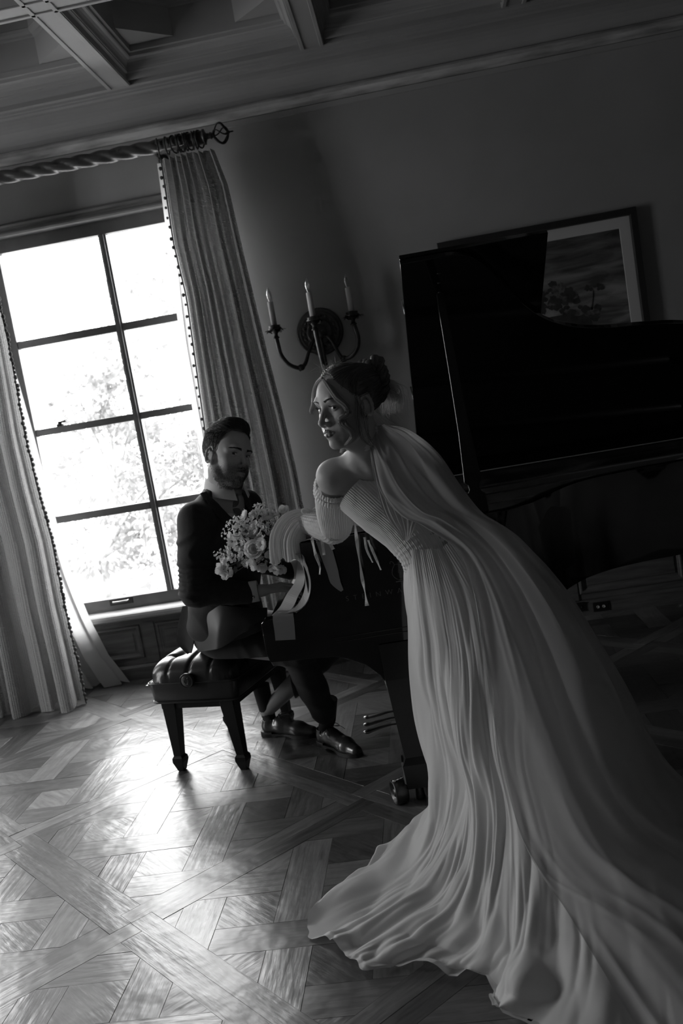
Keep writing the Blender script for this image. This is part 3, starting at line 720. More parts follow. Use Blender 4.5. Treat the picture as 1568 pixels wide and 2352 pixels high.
def tree(loc, trunk, blobs, n, size, label, seed, group=None):
    rs = np.random.RandomState(seed); t = empty('garden_tree', loc, 0, label, 'tree', group)
    m = MB(); m.tube(crom(trunk, 5), [trunk_r * (1 - .5 * i / (5 * (len(trunk) - 1))) for i in range(5 * (len(trunk) - 1) + 1)], 8); 
    for b in blobs[:5]:
        k = trunk[min(len(trunk) - 1, 2)]; m.tube([k, ((k[0] + b[0]) / 2, (k[1] + b[1]) / 2, (k[2] + b[2]) / 2 + .1), b[:3]], [trunk_r * .5, trunk_r * .3, .01], 6)
    m.build('trunk', M['bark'], t); leaves('foliage', crown_pts(rs, blobs, n), size, t, M['leaf'], seed)
    return t
# shrub mass seen through the middle left panes
trunk_r = .07
tree((-4.1, 11.5, -.3), [(0, 0, 0), (.05, 0, .6), (.1, 0, 1.1)], [(.1, 0, 1.5, .75), (.55, .2, 2.1, .65), (-.15, .1, 2.3, .5), (.7, 0, 1.2, .6), (.3, .1, 2.8, .45)], 3300, .11, 'rounded leafy garden tree seen through the middle left panes', 2)
trunk_r = .11
tree((-2.55, 12.2, -.3), [(0, 0, 0), (.03, 0, 1.3), (-.05, 0, 2.6), (-.12, 0, 4.0), (-.15, 0, 5.0)], [(.55, 0, 2.3, .5), (-.45, .2, 3.6, .4), (.5, 0, 4.2, .6), (-.3, 0, 4.8, .55), (.9, 0, 3.2, .35)], 1900, .11, 'tall thin-trunked garden tree seen through the right-hand panes', 3)
trunk_r = .05
tree((-3.5, 9.2, -.3), [(0, 0, 0), (.02, 0, .3), (.04, 0, .6)], [(.0, 0, .75, .42), (.6, .1, .7, .45), (1.15, 0, .9, .5), (1.5, 0, 1.5, .42), (1.0, 0, 1.5, .35)], 3000, .085, 'low pale hedge bush filling the lower right panes', 5)
trunk_r = .09
tree((-5.0, 16.5, -.3), [(0, 0, 0), (.1, 0, 1.5), (0, 0, 3.2)], [(0, 0, 3.7, 1.0), (1.1, 0, 4.4, .8), (2.4, 0, 4.9, .8), (-.8, 0, 3.0, .6), (2.6, 0, 3.4, .7)], 2400, .16, 'far garden tree rising faintly into the top panes', 6)
# near climbing plant with separate leaves against the lower panes
pl = empty('garden_shrub', (-2.35, 6.7, -.3), 0, 'slender leafy shrub right outside the lowest panes', 'shrub')
rs = random.Random(9); m = MB(); lm = []
for k in range(9):
    x0 = -.1 + .13 * k; pts = [(x0 * .6, 0, 0)]; h = rs.uniform(.9, 1.55) * (1 if k > 1 else .7); x = x0 * .6
    for q in range(1, 7): x += rs.uniform(-.03, .06); pts.append((x, rs.uniform(-.06, .06), h * q / 6))
    m.tube(pts, [.006 - .0007 * i for i in range(7)], 5)
    for q in range(2, 7):
        for _ in range(5): p = pts[q]; lm.append((p[0] + rs.uniform(-.08, .08), p[1] + rs.uniform(-.05, .05), p[2] + rs.uniform(-.09, .09)))
m.build('stems', M['bark'], pl)
leaves('leaves', lm, .075, pl, M['leaf'], 12, .3)
gw = MB(); gw.box((-9.9, 8.0, -.3), (-4.05, 8.2, 1.05)); gw.box((-9.9, 7.96, 1.05), (-4.0, 8.24, 1.12)); g = tag(gw.build('garden_wall', M['render_wall']), 'low white rendered garden wall outside the window', 'wall')
# ================================================================== GRAND PIANO
TH = math.radians(3.0)
piano = empty('grand_piano', (-.490, 3.185, 0), TH, 'black concert grand piano with its lid propped open', 'piano')
PB = M['piano_black']; PW = 1.48; PT = 1.024; PZ0 = .640
# outline of the rim seen from above (u along the strings, v from treble to bass)
out_pts = [(0, 0), (.30, 0), (.60, 0), (.72, .005), (.80, .05), (.88, .16), (.97, .31), (1.07, .43), (1.19, .51), (1.33, .555), (1.48, .575), (1.66, .61), (1.84, .69), (1.98, .83), (2.06, 1.02), (2.07, 1.22), (2.00, 1.38), (1.86, 1.47), (1.70, PW), (1.2, PW), (.6, PW), (0, PW)]
oc = [tuple(p) for p in crom(out_pts, 5)]
def offset_in(poly, d):
    n = len(poly); res = []
    for i in range(n):
        a, b, c = Vector(poly[i - 1] if i else poly[0]), Vector(poly[i]), Vector(poly[(i + 1) % n] if i < n - 1 else poly[i])
        t = (c - a).normalized(); res.append((b.x - t.y * d, b.y + t.x * d))
    return res
ic = offset_in(oc, .055)
m = MB()     # rim: open strip with thickness
P = [[(x, y, PZ0) for x, y in oc], [(x, y, PT - .004) for x, y in oc], [(x + .0 , y, PT) for x, y in offset_in(oc, .004)], [(x, y, PT) for x, y in offset_in(oc, .050)], [(x, y, PT - .004) for x, y in ic], [(x, y, PZ0) for x, y in ic]]
m.grid(np.array(P), smooth=True); n = len(oc)
m.build('rim', PB, piano)
m = MB(); m.prism([(x, y) for x, y in offset_in(oc, .01)], lambda a, b: (a, b, PZ0), lambda a, b: (a, b, PZ0 + .02)); m.build('bottom_board', M['satin_black'], piano)
m = MB(); m.prism([(x, y) for x, y in offset_in(oc, .05)], lambda a, b: (a, b, .86), lambda a, b: (a, b, .87)); m.build('soundboard', mat('soundboard', .22, .25, noise=.2, nscale=5, stretch=(1, 12, 1)), piano)
# cast iron plate with ribs and strings
M['plate'] = mat('gold_plate', .22, .35, metal=.7, noise=.1)
pl_ = MB(); ip = offset_in(oc, .085); pl_.prism([p for p in ip if p[0] > .16 or True], lambda a, b: (max(a, .22), b, .925), lambda a, b: (max(a, .22), b, .933)); plate = pl_.build('iron_plate', M['plate'], piano)
for k, (u0, v0, u1, v1) in enumerate([(.3, .30, .95, .36), (.3, .62, 1.35, .72), (.3, .95, 1.8, 1.05), (.3, 1.2, 1.85, 1.3)]):
    m = MB(); m.tube([(u0, v0, .95), (u1, v1, .95)], .017, 6); m.build('plate_rib', M['plate'], plate)
m = MB()
for k in range(88):
    v = .12 + 1.22 * k / 87; u1 = .55 + 1.35 * (k / 87) ** .8; m.tube([(.30, v, .962), (min(u1, 1.9), v + .03, .962)], .0009, 4, cap=False)
st_ = m.build('strings', M['steel'], piano); st_['kind'] = 'stuff'
# arms (cheeks) with scrolled profile; keybed
prof = [(0.0, PT), (-.003, .955), (.002, .940), (.014, .922), (.016, .90), (.015, .87), (.009, .840), (-.004, .815), (-.024, .795), (-.055, .778), (-.175, .769), (-.185, .760), (-.186, .650), (-.176, .615), (.05, .600), (.10, .585), (.16, .552), (.205, .505), (.215, .484), (.335, .484), (.345, .58), (.36, .610), (.44, PZ0), (.60, PZ0), (.60, PT)]
for v0, v1 in ((0, .058), (PW - .058, PW)):
    m = MB(); m.prism(prof, lambda a, b: (a, v0 + (.0 if v0 > 1 else -.0015), b), lambda a, b: (a, v1, b)); m.build('cheek_arm', PB, piano, bevel=.003)
m = MB(); m.box((-.176, .03, .605), (.30, PW - .03, .66)); m.build('keybed', PB, piano, bevel=.004)
m = MB(); m.box((-.186, .058, .655), (-.160, PW - .058, .722)); m.build('keyslip', PB, piano, bevel=.003)
for v0, v1 in ((.058, .115), (PW - .115, PW - .058)):
    m = MB(); m.box((-.160, v0, .66), (-.01, v1, .752)); m.build('key_block', PB, piano, bevel=.004)
M['ivory'] = mat('key_white', .72, .25); 
kb = empty('keyboard', (0, 0, 0)); kb.parent = piano
v = .118; kw = (PW - .236) / 52
for k in range(52):
    m = MB(); m.box((-.155, v + k * kw + .0005, .700), (-.005, v + (k + 1) * kw - .0005, .7215)); m.build('white_key', M['ivory'], kb, bevel=.001)
pat = [1, 0, 1, 1, 0, 1, 1]          # sharps counted from the treble end
for k in range(1, 51):
    if pat[k % 7]:
        m = MB(); c = v + k * kw; m.add([(-.105, c - .0055, .72), (-.005, c - .0055, .72), (-.005, c + .0055, .72), (-.105, c + .0055, .72), (-.100, c - .0045, .733), (-.005, c - .0045, .733), (-.005, c + .0045, .733), (-.100, c + .0045, .733)], [(4, 5, 6, 7), (0, 1, 5, 4), (1, 2, 6, 5), (2, 3, 7, 6), (3, 0, 4, 7)]); m.build('black_key', PB, kb)
m = MB(); m.prism([(-.008, .74), (-.003, .735), (.008, .75), (.014, .90), (.006, .905), (.0, .9)], lambda a, b: (a, .06, b), lambda a, b: (a, PW - .06, b)); m.build('fallboard', PB, piano)
# music desk, raised
m = MB(); m.prism([(.05, .94), (.06, .936), (.32, .945), (.32, .955), (.05, .950)], lambda a, b: (a, .40, b), lambda a, b: (a, 1.08, b)); m.build('music_desk', PB, piano, bevel=.004)
m = MB(); m.box((.03, .08, .925), (.26, PW - .08, .935)); m.build('desk_shelf', PB, piano)
# legs: the near front one, the far front one, the tail one
def leg(u, v):
    m = MB(); z0, z1 = .063, .484
    lv = [(.063, -.040, .040, .045), (.150, -.046, .046, .048), (.153, -.046, .046, .048), (.178, -.033, .033, .036), (.484, -.056, .055, .062), (.62, -.058, .058, .064)]
    P = [[(u + a, v - w, z), (u + b, v - w, z), (u + b, v + w, z), (u + a, v + w, z)] for z, a, b, w in lv]
    m.grid(P, closed_v=True, smooth=False); m.add([P[0][0], P[0][1], P[0][2], P[0][3]], [(0, 1, 2, 3)])
    L_ = m.build('leg', M['satin_black'], piano, bevel=.002)
    m = MB(); m.box((u - .05, v - .034, .075), (u - .041, v + .034, .165)); m.build('ferrule', M['brass'], L_, bevel=.002)
    m = MB(); m.lathe([(.012, .0), (.014, -.01), (.018, -.05), (.018, -.058), (0, -.058)], (u + .0, v, .064), (0, 0, 1), 14); cst = m.build('caster', M['dark_brass'], L_)
    for s, w in ((-1, .030), (1, .030)):
        m = MB(); c = (u + s * .038 - .012, v - .004, .046)
        d = Vector((-1, -.30, 0)).normalized() * s
        m.lathe([(.0, .010), (.012, .014), (.014, .020), (.0, .021), (.0, .0), (.034, .001), (.041, .006), (.0455, .010), (.0455, .048), (.040, .050), (.0, .050)][0:0] + [(0, 0), (.040, 0), (.0455, .004), (.0455, .044), (.0435, .049), (.039, .049), (.036, .038), (.018, .036), (.014, .046), (.008, .048), (0, .048)], c, d * -1, 26); m.build('wheel', M['dark_brass'], L_)
    m = MB(); m.tube([(u - .05, v - .01, .10), (u - .085, v - .03, .097)], .0045, 7); m.sphere((u - .086, v - .031, .097), .007, 8, 6); m.build('brake_lever', M['steel'], L_)
LU, LV = .275, .055
leg(LU, LV); leg(LU, PW - .075); leg(1.86, .98)
# pedal lyre
ly = empty('pedal_lyre', (0, 0, 0)); ly.parent = piano
m = MB(); vc = PW / 2
for s in (-1, 1): m.tube(crom([(.33, vc + s * .10, .64), (.33, vc + s * .13, .5), (.33, vc + s * .095, .35), (.33, vc + s * .07, .22), (.33, vc + s * .12, .13)], 5), .02, 8)
m.box((.26, vc - .17, .055), (.40, vc + .17, .125)); m.box((.28, vc - .16, .60), (.38, vc + .16, .645)); m.build('lyre_frame', M['satin_black'], ly)
for k in (-1, 0, 1): m = MB(); m.tube([(.33, vc + k * .035, .125), (.33, vc + k * .035, .62)], .004, 6); m.build('pedal_rod', M['brass'], ly)
for k in (-1, 0, 1):
    m = MB(); c = vc + k * .082; pts = crom([(.28, c, .075), (.20, c, .078), (.14, c, .073), (.085, c + k * .01, .066)], 4); q = len(pts)
    m.tube(pts, [.008 + .010 * sstep(.3, .85, i / q) for i in range(q)], 10, flat=.45); m.sphere(tuple(pts[-1]), .018, 10, 7, (1.1, 1, .5)); m.build('pedal', M['brass'], ly)
for s in (-1, 1): m = MB(); m.tube([(.38, vc + s * .08, .10), (.75, vc + s * .14, .64)], .008, 6); m.build('lyre_brace', M['satin_black'], ly)

# lid: hinged along the bass side, main lid plus folded-back front flap
ALPHA = math.radians(38.0)
lid = empty('lid', (0, PW - .040, PT + .003)); lid.parent = piano; lid.rotation_euler = (-ALPHA, 0, 0)
LU0 = .515        # where the front flap folds
def lid_outline():
    pts = [p for p in oc if p[0] >= 0]
    res = [(x + (0.0), min(y, PW) - .012 * (1 if y < 1 else 0)) for x, y in pts]
    return res
full = lid_outline()
mainp = [(LU0, -.012)] + [p for p in full if p[0] > LU0 + .001 and not (p[1] > PW - .03 and p[0] < LU0)] + [(LU0, PW)]
def lidmesh(poly, z0, z1, name, mt, parent):
    m = MB(); m.prism(poly, lambda a, b: (a, b - PW, z0), lambda a, b: (a, b - PW, z1)); return m.build(name, mt, parent, bevel=.003)
lm_ = lidmesh(mainp, 0, .022, 'main_lid', PB, lid)
# moulding edge that runs along the inside of the rim shape on the underside
flap = [(LU0 + .002, -.012), (LU0 + .55, -.012), (LU0 + .55, PW), (LU0 + .002, PW)]
lidmesh(flap, .026, .046, 'front_flap', PB, lid)
for vv in (.20, .74, 1.28):
    m = MB(); m.tube([(LU0 - .004, vv - PW, .024), (LU0 + .004, vv + .10 - PW, .024)], .0025, 8); m.build('flap_hinge', M['brass'], lid)
# prop stick: from the rim to the lid's underside
la = Vector((.640, .035, PT)); mu_, mv_ = .655, .155
lid_pt = lambda u, v, z=0: Vector((u, PW - .040 + (v - PW) * math.cos(ALPHA) + z * math.sin(ALPHA), PT + .012 + (PW - v) * math.sin(ALPHA) + z * math.cos(ALPHA)))
lt = lid_pt(mu_, .185, -.004)
m = MB(); d = (lt - la); Ls = d.length; d.normalize(); side = Vector((1, 0, 0)) - d * d.x; side.normalize(); th = d.cross(side)
prop_prof = [(.0, .036), (.075, .036), (.085, .024), (.10, .018), (.118, .020), (.135, .032), (.17, .030), (.35, .022), (.6, .018), (.93, .0145), (1.0, .011)]
P = []
for t_, w in prop_prof:
    tt = t_ if t_ < .3 else t_; c = la + d * (Ls * tt); P.append([tuple(c + side * w - th * .010), tuple(c + side * w + th * .010), tuple(c - side * w + th * .010), tuple(c - side * w - th * .010)])
m.grid(P, closed_v=True, smooth=False); m.build('prop_stick', M['satin_black'], piano, bevel=.002)
m = MB()
for k in range(4):
    c = lid_pt(mu_, .075 + .05 * k, -.006); m.sphere(tuple(c), .006, 8, 6, (1.3, 1, .5))
c0, c1 = lid_pt(mu_, .055, -.001), lid_pt(mu_, .255, -.001); m.tube([tuple(c0), tuple(c1)], .013, 4, flat=.3); m.build('prop_plate', M['dark_brass'], piano)
# lettering and lyre emblem on the side, flush brass-grey inlay
M['inlay'] = mat('inlay', .17, .35, metal=.4)
def text_obj(body, size, name, u, z, mt, parent, spacing=1.0):
    cu = bpy.data.curves.new(name, 'FONT'); cu.body = body; cu.size = size; cu.extrude = .0004; cu.space_character = spacing; cu.offset = -.0006
    o = bpy.data.objects.new(name, cu); COL.objects.link(o); bpy.context.view_layer.update()
    dg = bpy.context.evaluated_depsgraph_get(); me = bpy.data.meshes.new_from_object(o.evaluated_get(dg)); bpy.data.objects.remove(o)
    me.transform(Matrix.Rotation(PI / 2, 4, 'X')); me.transform(Matrix.Translation((u, -.0045, z))); me.materials.clear(); me.materials.append(mt)
    ob = bpy.data.objects.new(name, me); COL.objects.link(ob); ob.parent = parent; return ob
text_obj('STEINWAY & SONS', .026, 'side_lettering', .128, .794, M['inlay'], piano, 2.15)
m = MB(); lx_, lz_ = .335, .835; yq = -.004
for s in (-1, 1):
    m.tube([(lx_ + s * x, yq, lz_ + z) for x, z in crom([(.010, .006), (.022, .014), (.030, .030), (.026, .048), (.018, .060), (.022, .072), (.030, .074), (.032, .066)], 4)], .0016, 5, flat=.5)
for k in (-1, 0, 1): m.tube([(lx_ + k * .005, yq, lz_ + .012), (lx_ + k * .005, yq, lz_ + .066)], .0006, 4)
m.tube([(lx_ - .018, yq, lz_ + .062), (lx_ + .018, yq, lz_ + .062)], .0014, 5); m.tube([(lx_ - .022, yq, lz_), (lx_ + .022, yq, lz_)], .0022, 5); m.tube([(lx_ - .012, yq, lz_ + .006), (lx_ + .012, yq, lz_ + .006)], .0018, 5)
m.sphere((lx_, yq, lz_ + .08), .004, 8, 6, (1, .4, 1))
m.tube([(lx_ + .010 * math.sin(a) * (1 if a < PI else .8), yq, lz_ + .036 + .011 * math.cos(a)) for a in np.linspace(.3, 2 * PI - .6, 14)], .0013, 5, flat=.5)
m.build('lyre_emblem', M['inlay'], piano)
for z in (.652, .668): 
    m = MB(); m.tube([(.06, -.004, z), (.62, -.004, z)], .0012, 5); m.build('side_bead', PB, piano)

# ================================================================== BENCH
A_ = math.atan2(3.744 - 3.826, -.989 + 1.29)
bench = empty('piano_bench', (-1.14, 3.785, 0), A_, 'black leather button-tufted piano bench under the seated man', 'bench')
# local x = short side (.32 between feet), y = long side away from the camera
bw, bl = .435, .64; by0 = -.035
cy_ = by0 + bl / 2
def seat_bm():
    nx2, ny2 = 70, 110; V = []; F = []
    but = [(-.10, .10), (.10, .10), (0, .20 + .0), (-.10, .36), (.10, .36), (0, .46), (-.10, .62), (.10, .62)]
    but = [((i - .5) * .20 + 0, by0 + .13 + j * .19) for i in range(2) for j in range(3)]
    P = np.zeros((nx2, ny2, 3))
    for i in range(nx2):
        for j in range(ny2):
            a = -1 + 2 * i / (nx2 - 1); b = -1 + 2 * j / (ny2 - 1)
            x = a * bw / 2; y = cy_ + b * bl / 2; e = (abs(a) ** 5 + abs(b) ** 7); h = .100 * max(0, 1 - e) ** .36
            h += .012 * (1 - a * a) * (1 - b * b)
            for bx, byy in but:
                dd = math.hypot(x - bx, y - byy); h -= .036 * math.exp(-(dd / .030) ** 1.5)
                # pleats radiating from each button towards the edges
            for bx in (-.10, .10):
                for jj in range(3):
                    byy = by0 + .13 + jj * .19
                    for (ex, ey) in ((bx, by0 - .02), (math.copysign(.26, bx), byy)):
                        if (ey < by0 and jj) : continue
                        vx, vy = ex - bx, ey - byy; LL = math.hypot(vx, vy); t = ((x - bx) * vx + (y - byy) * vy) / LL / LL
                        if 0 < t < 1.3: dd = abs((x - bx) * vy - (y - byy) * vx) / LL; h -= .010 * math.exp(-(dd / .007) ** 2)
            dmid = abs(x); h -= .014 * math.exp(-(dmid / .010) ** 2) * (1 if b < -.2 else .5)
            hh_ = min(1, max(h, 0) / .09); bl_ = 1 + .035 * math.sin(PI * min(1, hh_ * .9 + .1)) * (abs(a) ** 6 + abs(b) ** 8 > .3); P[i, j] = (x * bl_, cy_ + (y - cy_) * (1 + (bl_ - 1) * .7), .415 + max(h, 0))
    m = MB(); m.grid(P); return m, but
sm_, but = seat_bm(); seat = sm_.build('seat_cushion', M['leather'], bench)
m = MB(); 
def rrect(w, l, r=.03, n=6):
    pts = []
    for cx_, cy2, a0 in ((w / 2 - r, l / 2 - r, 0), (-w / 2 + r, l / 2 - r, PI / 2), (-w / 2 + r, -l / 2 + r, PI), (w / 2 - r, -l / 2 + r, 3 * PI / 2)):
        for k in range(n): a = a0 + PI / 2 * k / (n - 1); pts.append((cx_ + r * math.cos(a), cy2 + r * math.sin(a)))
    return pts
P = []
for z, w, l in ((.335, bw - .025, bl - .025), (.345, bw - .012, bl - .012), (.412, bw - .002, bl - .002), (.420, bw - .008, bl - .008), (.425, bw - .06, bl - .06)):
    P.append([(x, y + cy_, z - (.018 * (1 - (2 * x / bw) ** 2) if z < .36 else 0)) for x, y in rrect(w, l)])
m.grid(P, closed_v=True); m.build('apron', M['leather'], bench)
for z, dr in ((.418, .0), (.335, -.012)):
    m = MB(); pts = [(x, y + cy_, z - (.018 * (1 - (2 * x / bw) ** 2) if z < .36 else 0)) for x, y in rrect(bw + .003 + dr, bl + .003 + dr)]; m.tube(pts, .0035, 6, closed=True); m.build('piping', M['leather'], bench)
for bx, byy in but: m = MB(); m.sphere((bx, byy, .492), .012, 10, 6, (1, 1, .45)); m.build('button', M['leather'], seat)
m = MB(); m.box((-bw / 2 + .035, by0 + .03, .295), (bw / 2 - .035, by0 + bl - .03, .34)); m.build('bench_frame', M['satin_black'], bench)
for sx_ in (-1, 1):
    for yy in (.0, .49):
        m = MB(); x, y = sx_ * .156, yy + .02
        P = [[(x + dx - w, y - w + dy, z), (x + dx + w, y - w + dy, z), (x + dx + w, y + w + dy, z), (x + dx - w, y + w + dy, z)] for z, w, dx, dy in ((0, .013, 0, 0), (.004, .015, 0, 0), (.045, .0265, 0, 0), (.062, .0255, 0, 0), (.072, .019, 0, 0), (.29, .0315, -sx_ * .012, 0), (.34, .033, -sx_ * .012, 0))]
        m.grid(P, closed_v=True, smooth=False); m.add(P[0], [(0, 1, 2, 3)]); m.build('leg', M['satin_black'], bench, bevel=.0015)
m = MB(); c = (-.0, by0 - .004, .432); m.lathe([(0, 0), (.030, 0), (.033, .006), (.033, .018), (.030, .022), (.027, .018), (.024, .020), (0, .020)], c, (0, -1, 0), 28); kn = m.build('adjusting_knob', M['leather'], bench)
m = MB(); c = Vector((-.0, by0 - .025, .432))
for s in (-1, 1): m.tube([(c.x + s * x, c.y, c.z + z) for x, z in crom([(.003, -.012), (.010, -.004), (.009, .006), (.005, .012), (.011, .015)], 3)], .001, 4)
m.tube([(c.x - .006, c.y, c.z - .013), (c.x + .006, c.y, c.z - .013)], .0012, 4); m.build('knob_emblem', M['inlay'], kn)
# second knob, far side
m = MB(); c = (0, by0 + bl + .004, .432); m.lathe([(0, 0), (.030, 0), (.033, .006), (.033, .018), (.030, .022), (0, .020)], c, (0, 1, 0), 20); m.build('adjusting_knob', M['leather'], bench)
# ================================================================== FIGURE TOOLS (signed-distance fields -> one continuous surface)
class SDF:
    def __init__(s, lo, hi, h):
        s.lo = np.array(lo, float); s.h = h; s.n = np.ceil((np.array(hi) - s.lo) / h).astype(int) + 1
        s.G = np.full(tuple(s.n), .06, np.float32)
        s.ax = [s.lo[i] + h * np.arange(s.n[i]) for i in range(3)]
    def _win(s, lo, hi, pad):
        a = np.maximum(np.floor((np.minimum(lo, hi) - pad - s.lo) / s.h).astype(int), 0); b = np.minimum(np.ceil((np.maximum(lo, hi) + pad - s.lo) / s.h).astype(int) + 1, s.n)
        if np.any(b <= a): return None, None
        sl = tuple(slice(a[i], b[i]) for i in range(3)); X = np.meshgrid(*[s.ax[i][sl[i]].astype(np.float32) for i in range(3)], indexing='ij', sparse=True)
        return sl, X
    def _mix(s, sl, d, k, mode):
        g = s.G[sl]
        if mode == 'add':
            if k <= 0: s.G[sl] = np.minimum(g, d)
            else: h = np.clip(.5 + .5 * (g - d) / k, 0, 1); s.G[sl] = g * (1 - h) + d * h - k * h * (1 - h)
        elif mode == 'sub':
            d = -d; h = np.clip(.5 - .5 * (g - d) / max(k, 1e-5), 0, 1); s.G[sl] = g * (1 - h) + d * h + k * h * (1 - h)
    def rc(s, a, b, ra, rb, k=.01, mode='add'):
        a = np.array(a, float); b = np.array(b, float); R = max(ra, rb); sl, X = s._win(np.minimum(a, b), np.maximum(a, b), R + k + .03)
        if sl is None: return s
        ba = b - a; L = max(ba @ ba, 1e-12); t = ((X[0] - a[0]) * ba[0] + (X[1] - a[1]) * ba[1] + (X[2] - a[2]) * ba[2]) / L; t = np.clip(t, 0, 1)
        d = np.sqrt((X[0] - a[0] - t * ba[0]) ** 2 + (X[1] - a[1] - t * ba[1]) ** 2 + (X[2] - a[2] - t * ba[2]) ** 2) - (ra + (rb - ra) * t)
        s._mix(sl, d.astype(np.float32), k, mode); return s
    def el(s, c, r, R=None, k=.01, mode='add'):
        c = np.array(c, float); r = np.array(r, float); m = r.max(); sl, X = s._win(c - m, c + m, k + .03)
        if sl is None: return s
        p = [X[i] - c[i] for i in range(3)]
        if R is not None: p = [R[0][i] * p[0] + R[1][i] * p[1] + R[2][i] * p[2] for i in range(3)]
        k0 = np.sqrt(sum((p[i] / r[i]) ** 2 for i in range(3))); k1 = np.sqrt(sum((p[i] / r[i] ** 2) ** 2 for i in range(3))) + 1e-9
        s._mix(sl, (k0 * (k0 - 1) / k1).astype(np.float32), k, mode); return s
    def chain(s, pts, rad, k=.01):
        for i in range(len(pts) - 1): s.rc(pts[i], pts[i + 1], rad[i], rad[i + 1], k)
        return s
    def warp(s, fn, band=.03):
        X = np.meshgrid(*[a.astype(np.float32) for a in s.ax], indexing='ij', sparse=True); s.G = s.G + fn(*X).astype(np.float32) * (np.abs(s.G) < band); return s
    def mesh(s):
        G = s.G.copy(); 
        for ax in range(3):       # close at the borders
            sl0 = [slice(None)] * 3; sl0[ax] = 0; G[tuple(sl0)] = np.maximum(G[tuple(sl0)], .001); sl0[ax] = -1; G[tuple(sl0)] = np.maximum(G[tuple(sl0)], .001)
        S = G < 0; nx, ny, nz = G.shape; shp = (nx - 1, ny - 1, nz - 1)
        acc = np.zeros(shp + (3,), np.float32); cnt = np.zeros(shp, np.float32)
        for ax in range(3):
            o1, o2 = [i for i in range(3) if i != ax]
            for e in ((0, 0), (0, 1), (1, 0), (1, 1)):
                st = [0, 0, 0]; st[o1] = e[0]; st[o2] = e[1]; en = list(st); en[ax] = 1
                A = G[st[0]:st[0] + shp[0], st[1]:st[1] + shp[1], st[2]:st[2] + shp[2]]; B = G[en[0]:en[0] + shp[0], en[1]:en[1] + shp[1], en[2]:en[2] + shp[2]]
                idx = np.nonzero((A < 0) != (B < 0)); a = A[idx]; b = B[idx]; t = a / (a - b)
                for c in range(3):
                    acc[idx + (np.full(len(t), c),)] += (t if c == ax else st[c])
                cnt[idx] += 1
        cells = np.nonzero(cnt); vid = -np.ones(shp, np.int64); vid[cells] = np.arange(len(cells[0]))
        V = (acc[cells] / cnt[cells][:, None] + np.stack(cells, 1)) * s.h + s.lo
        F = []
        for ax in range(3):
            o1, o2 = (ax + 1) % 3, (ax + 2) % 3; sl = [slice(1, -1)] * 3; sl[ax] = slice(0, -1)
            sl2 = list(sl); sl2[ax] = slice(1, None); A = S[tuple(sl)]; B = S[tuple(sl2)]; idx = np.nonzero(A != B)
            base = [idx[0].copy(), idx[1].copy(), idx[2].copy()]
            for i in range(3):
                if i != ax: base[i] = base[i] + 1
            flip = A[idx]
            q = []
            for d1, d2 in ((0, 0), (1, 0), (1, 1), (0, 1)):
                c = [b.copy() for b in base]; c[o1] = c[o1] - d1; c[o2] = c[o2] - d2; q.append(vid[c[0], c[1], c[2]])
            q = np.stack(q, 1); q[~flip] = q[~flip][:, ::-1]; F.append(q)
        F = np.concatenate(F); F = F[(F >= 0).all(1)]
        return V, F
def smooth_mesh(V, F, it=2, lam=.5):
    E = np.concatenate([F[:, [0, 1]], F[:, [1, 2]], F[:, [2, 3]], F[:, [3, 0]]]); 
    for _ in range(it):
        S_ = np.zeros_like(V); C_ = np.zeros(len(V)); 
        for c in range(3): S_[:, c] = np.bincount(E[:, 0], V[E[:, 1], c], len(V)) + np.bincount(E[:, 1], V[E[:, 0], c], len(V))
        C_ = np.bincount(E[:, 0], minlength=len(V)) + np.bincount(E[:, 1], minlength=len(V)); V = V * (1 - lam) + lam * S_ / np.maximum(C_, 1)[:, None]
    return V
def join(parts):
    V, F, n = [], [], 0
    for v, f in parts: V.append(v); F.append(f + n); n += len(v)
    return np.concatenate(V), np.concatenate(F)

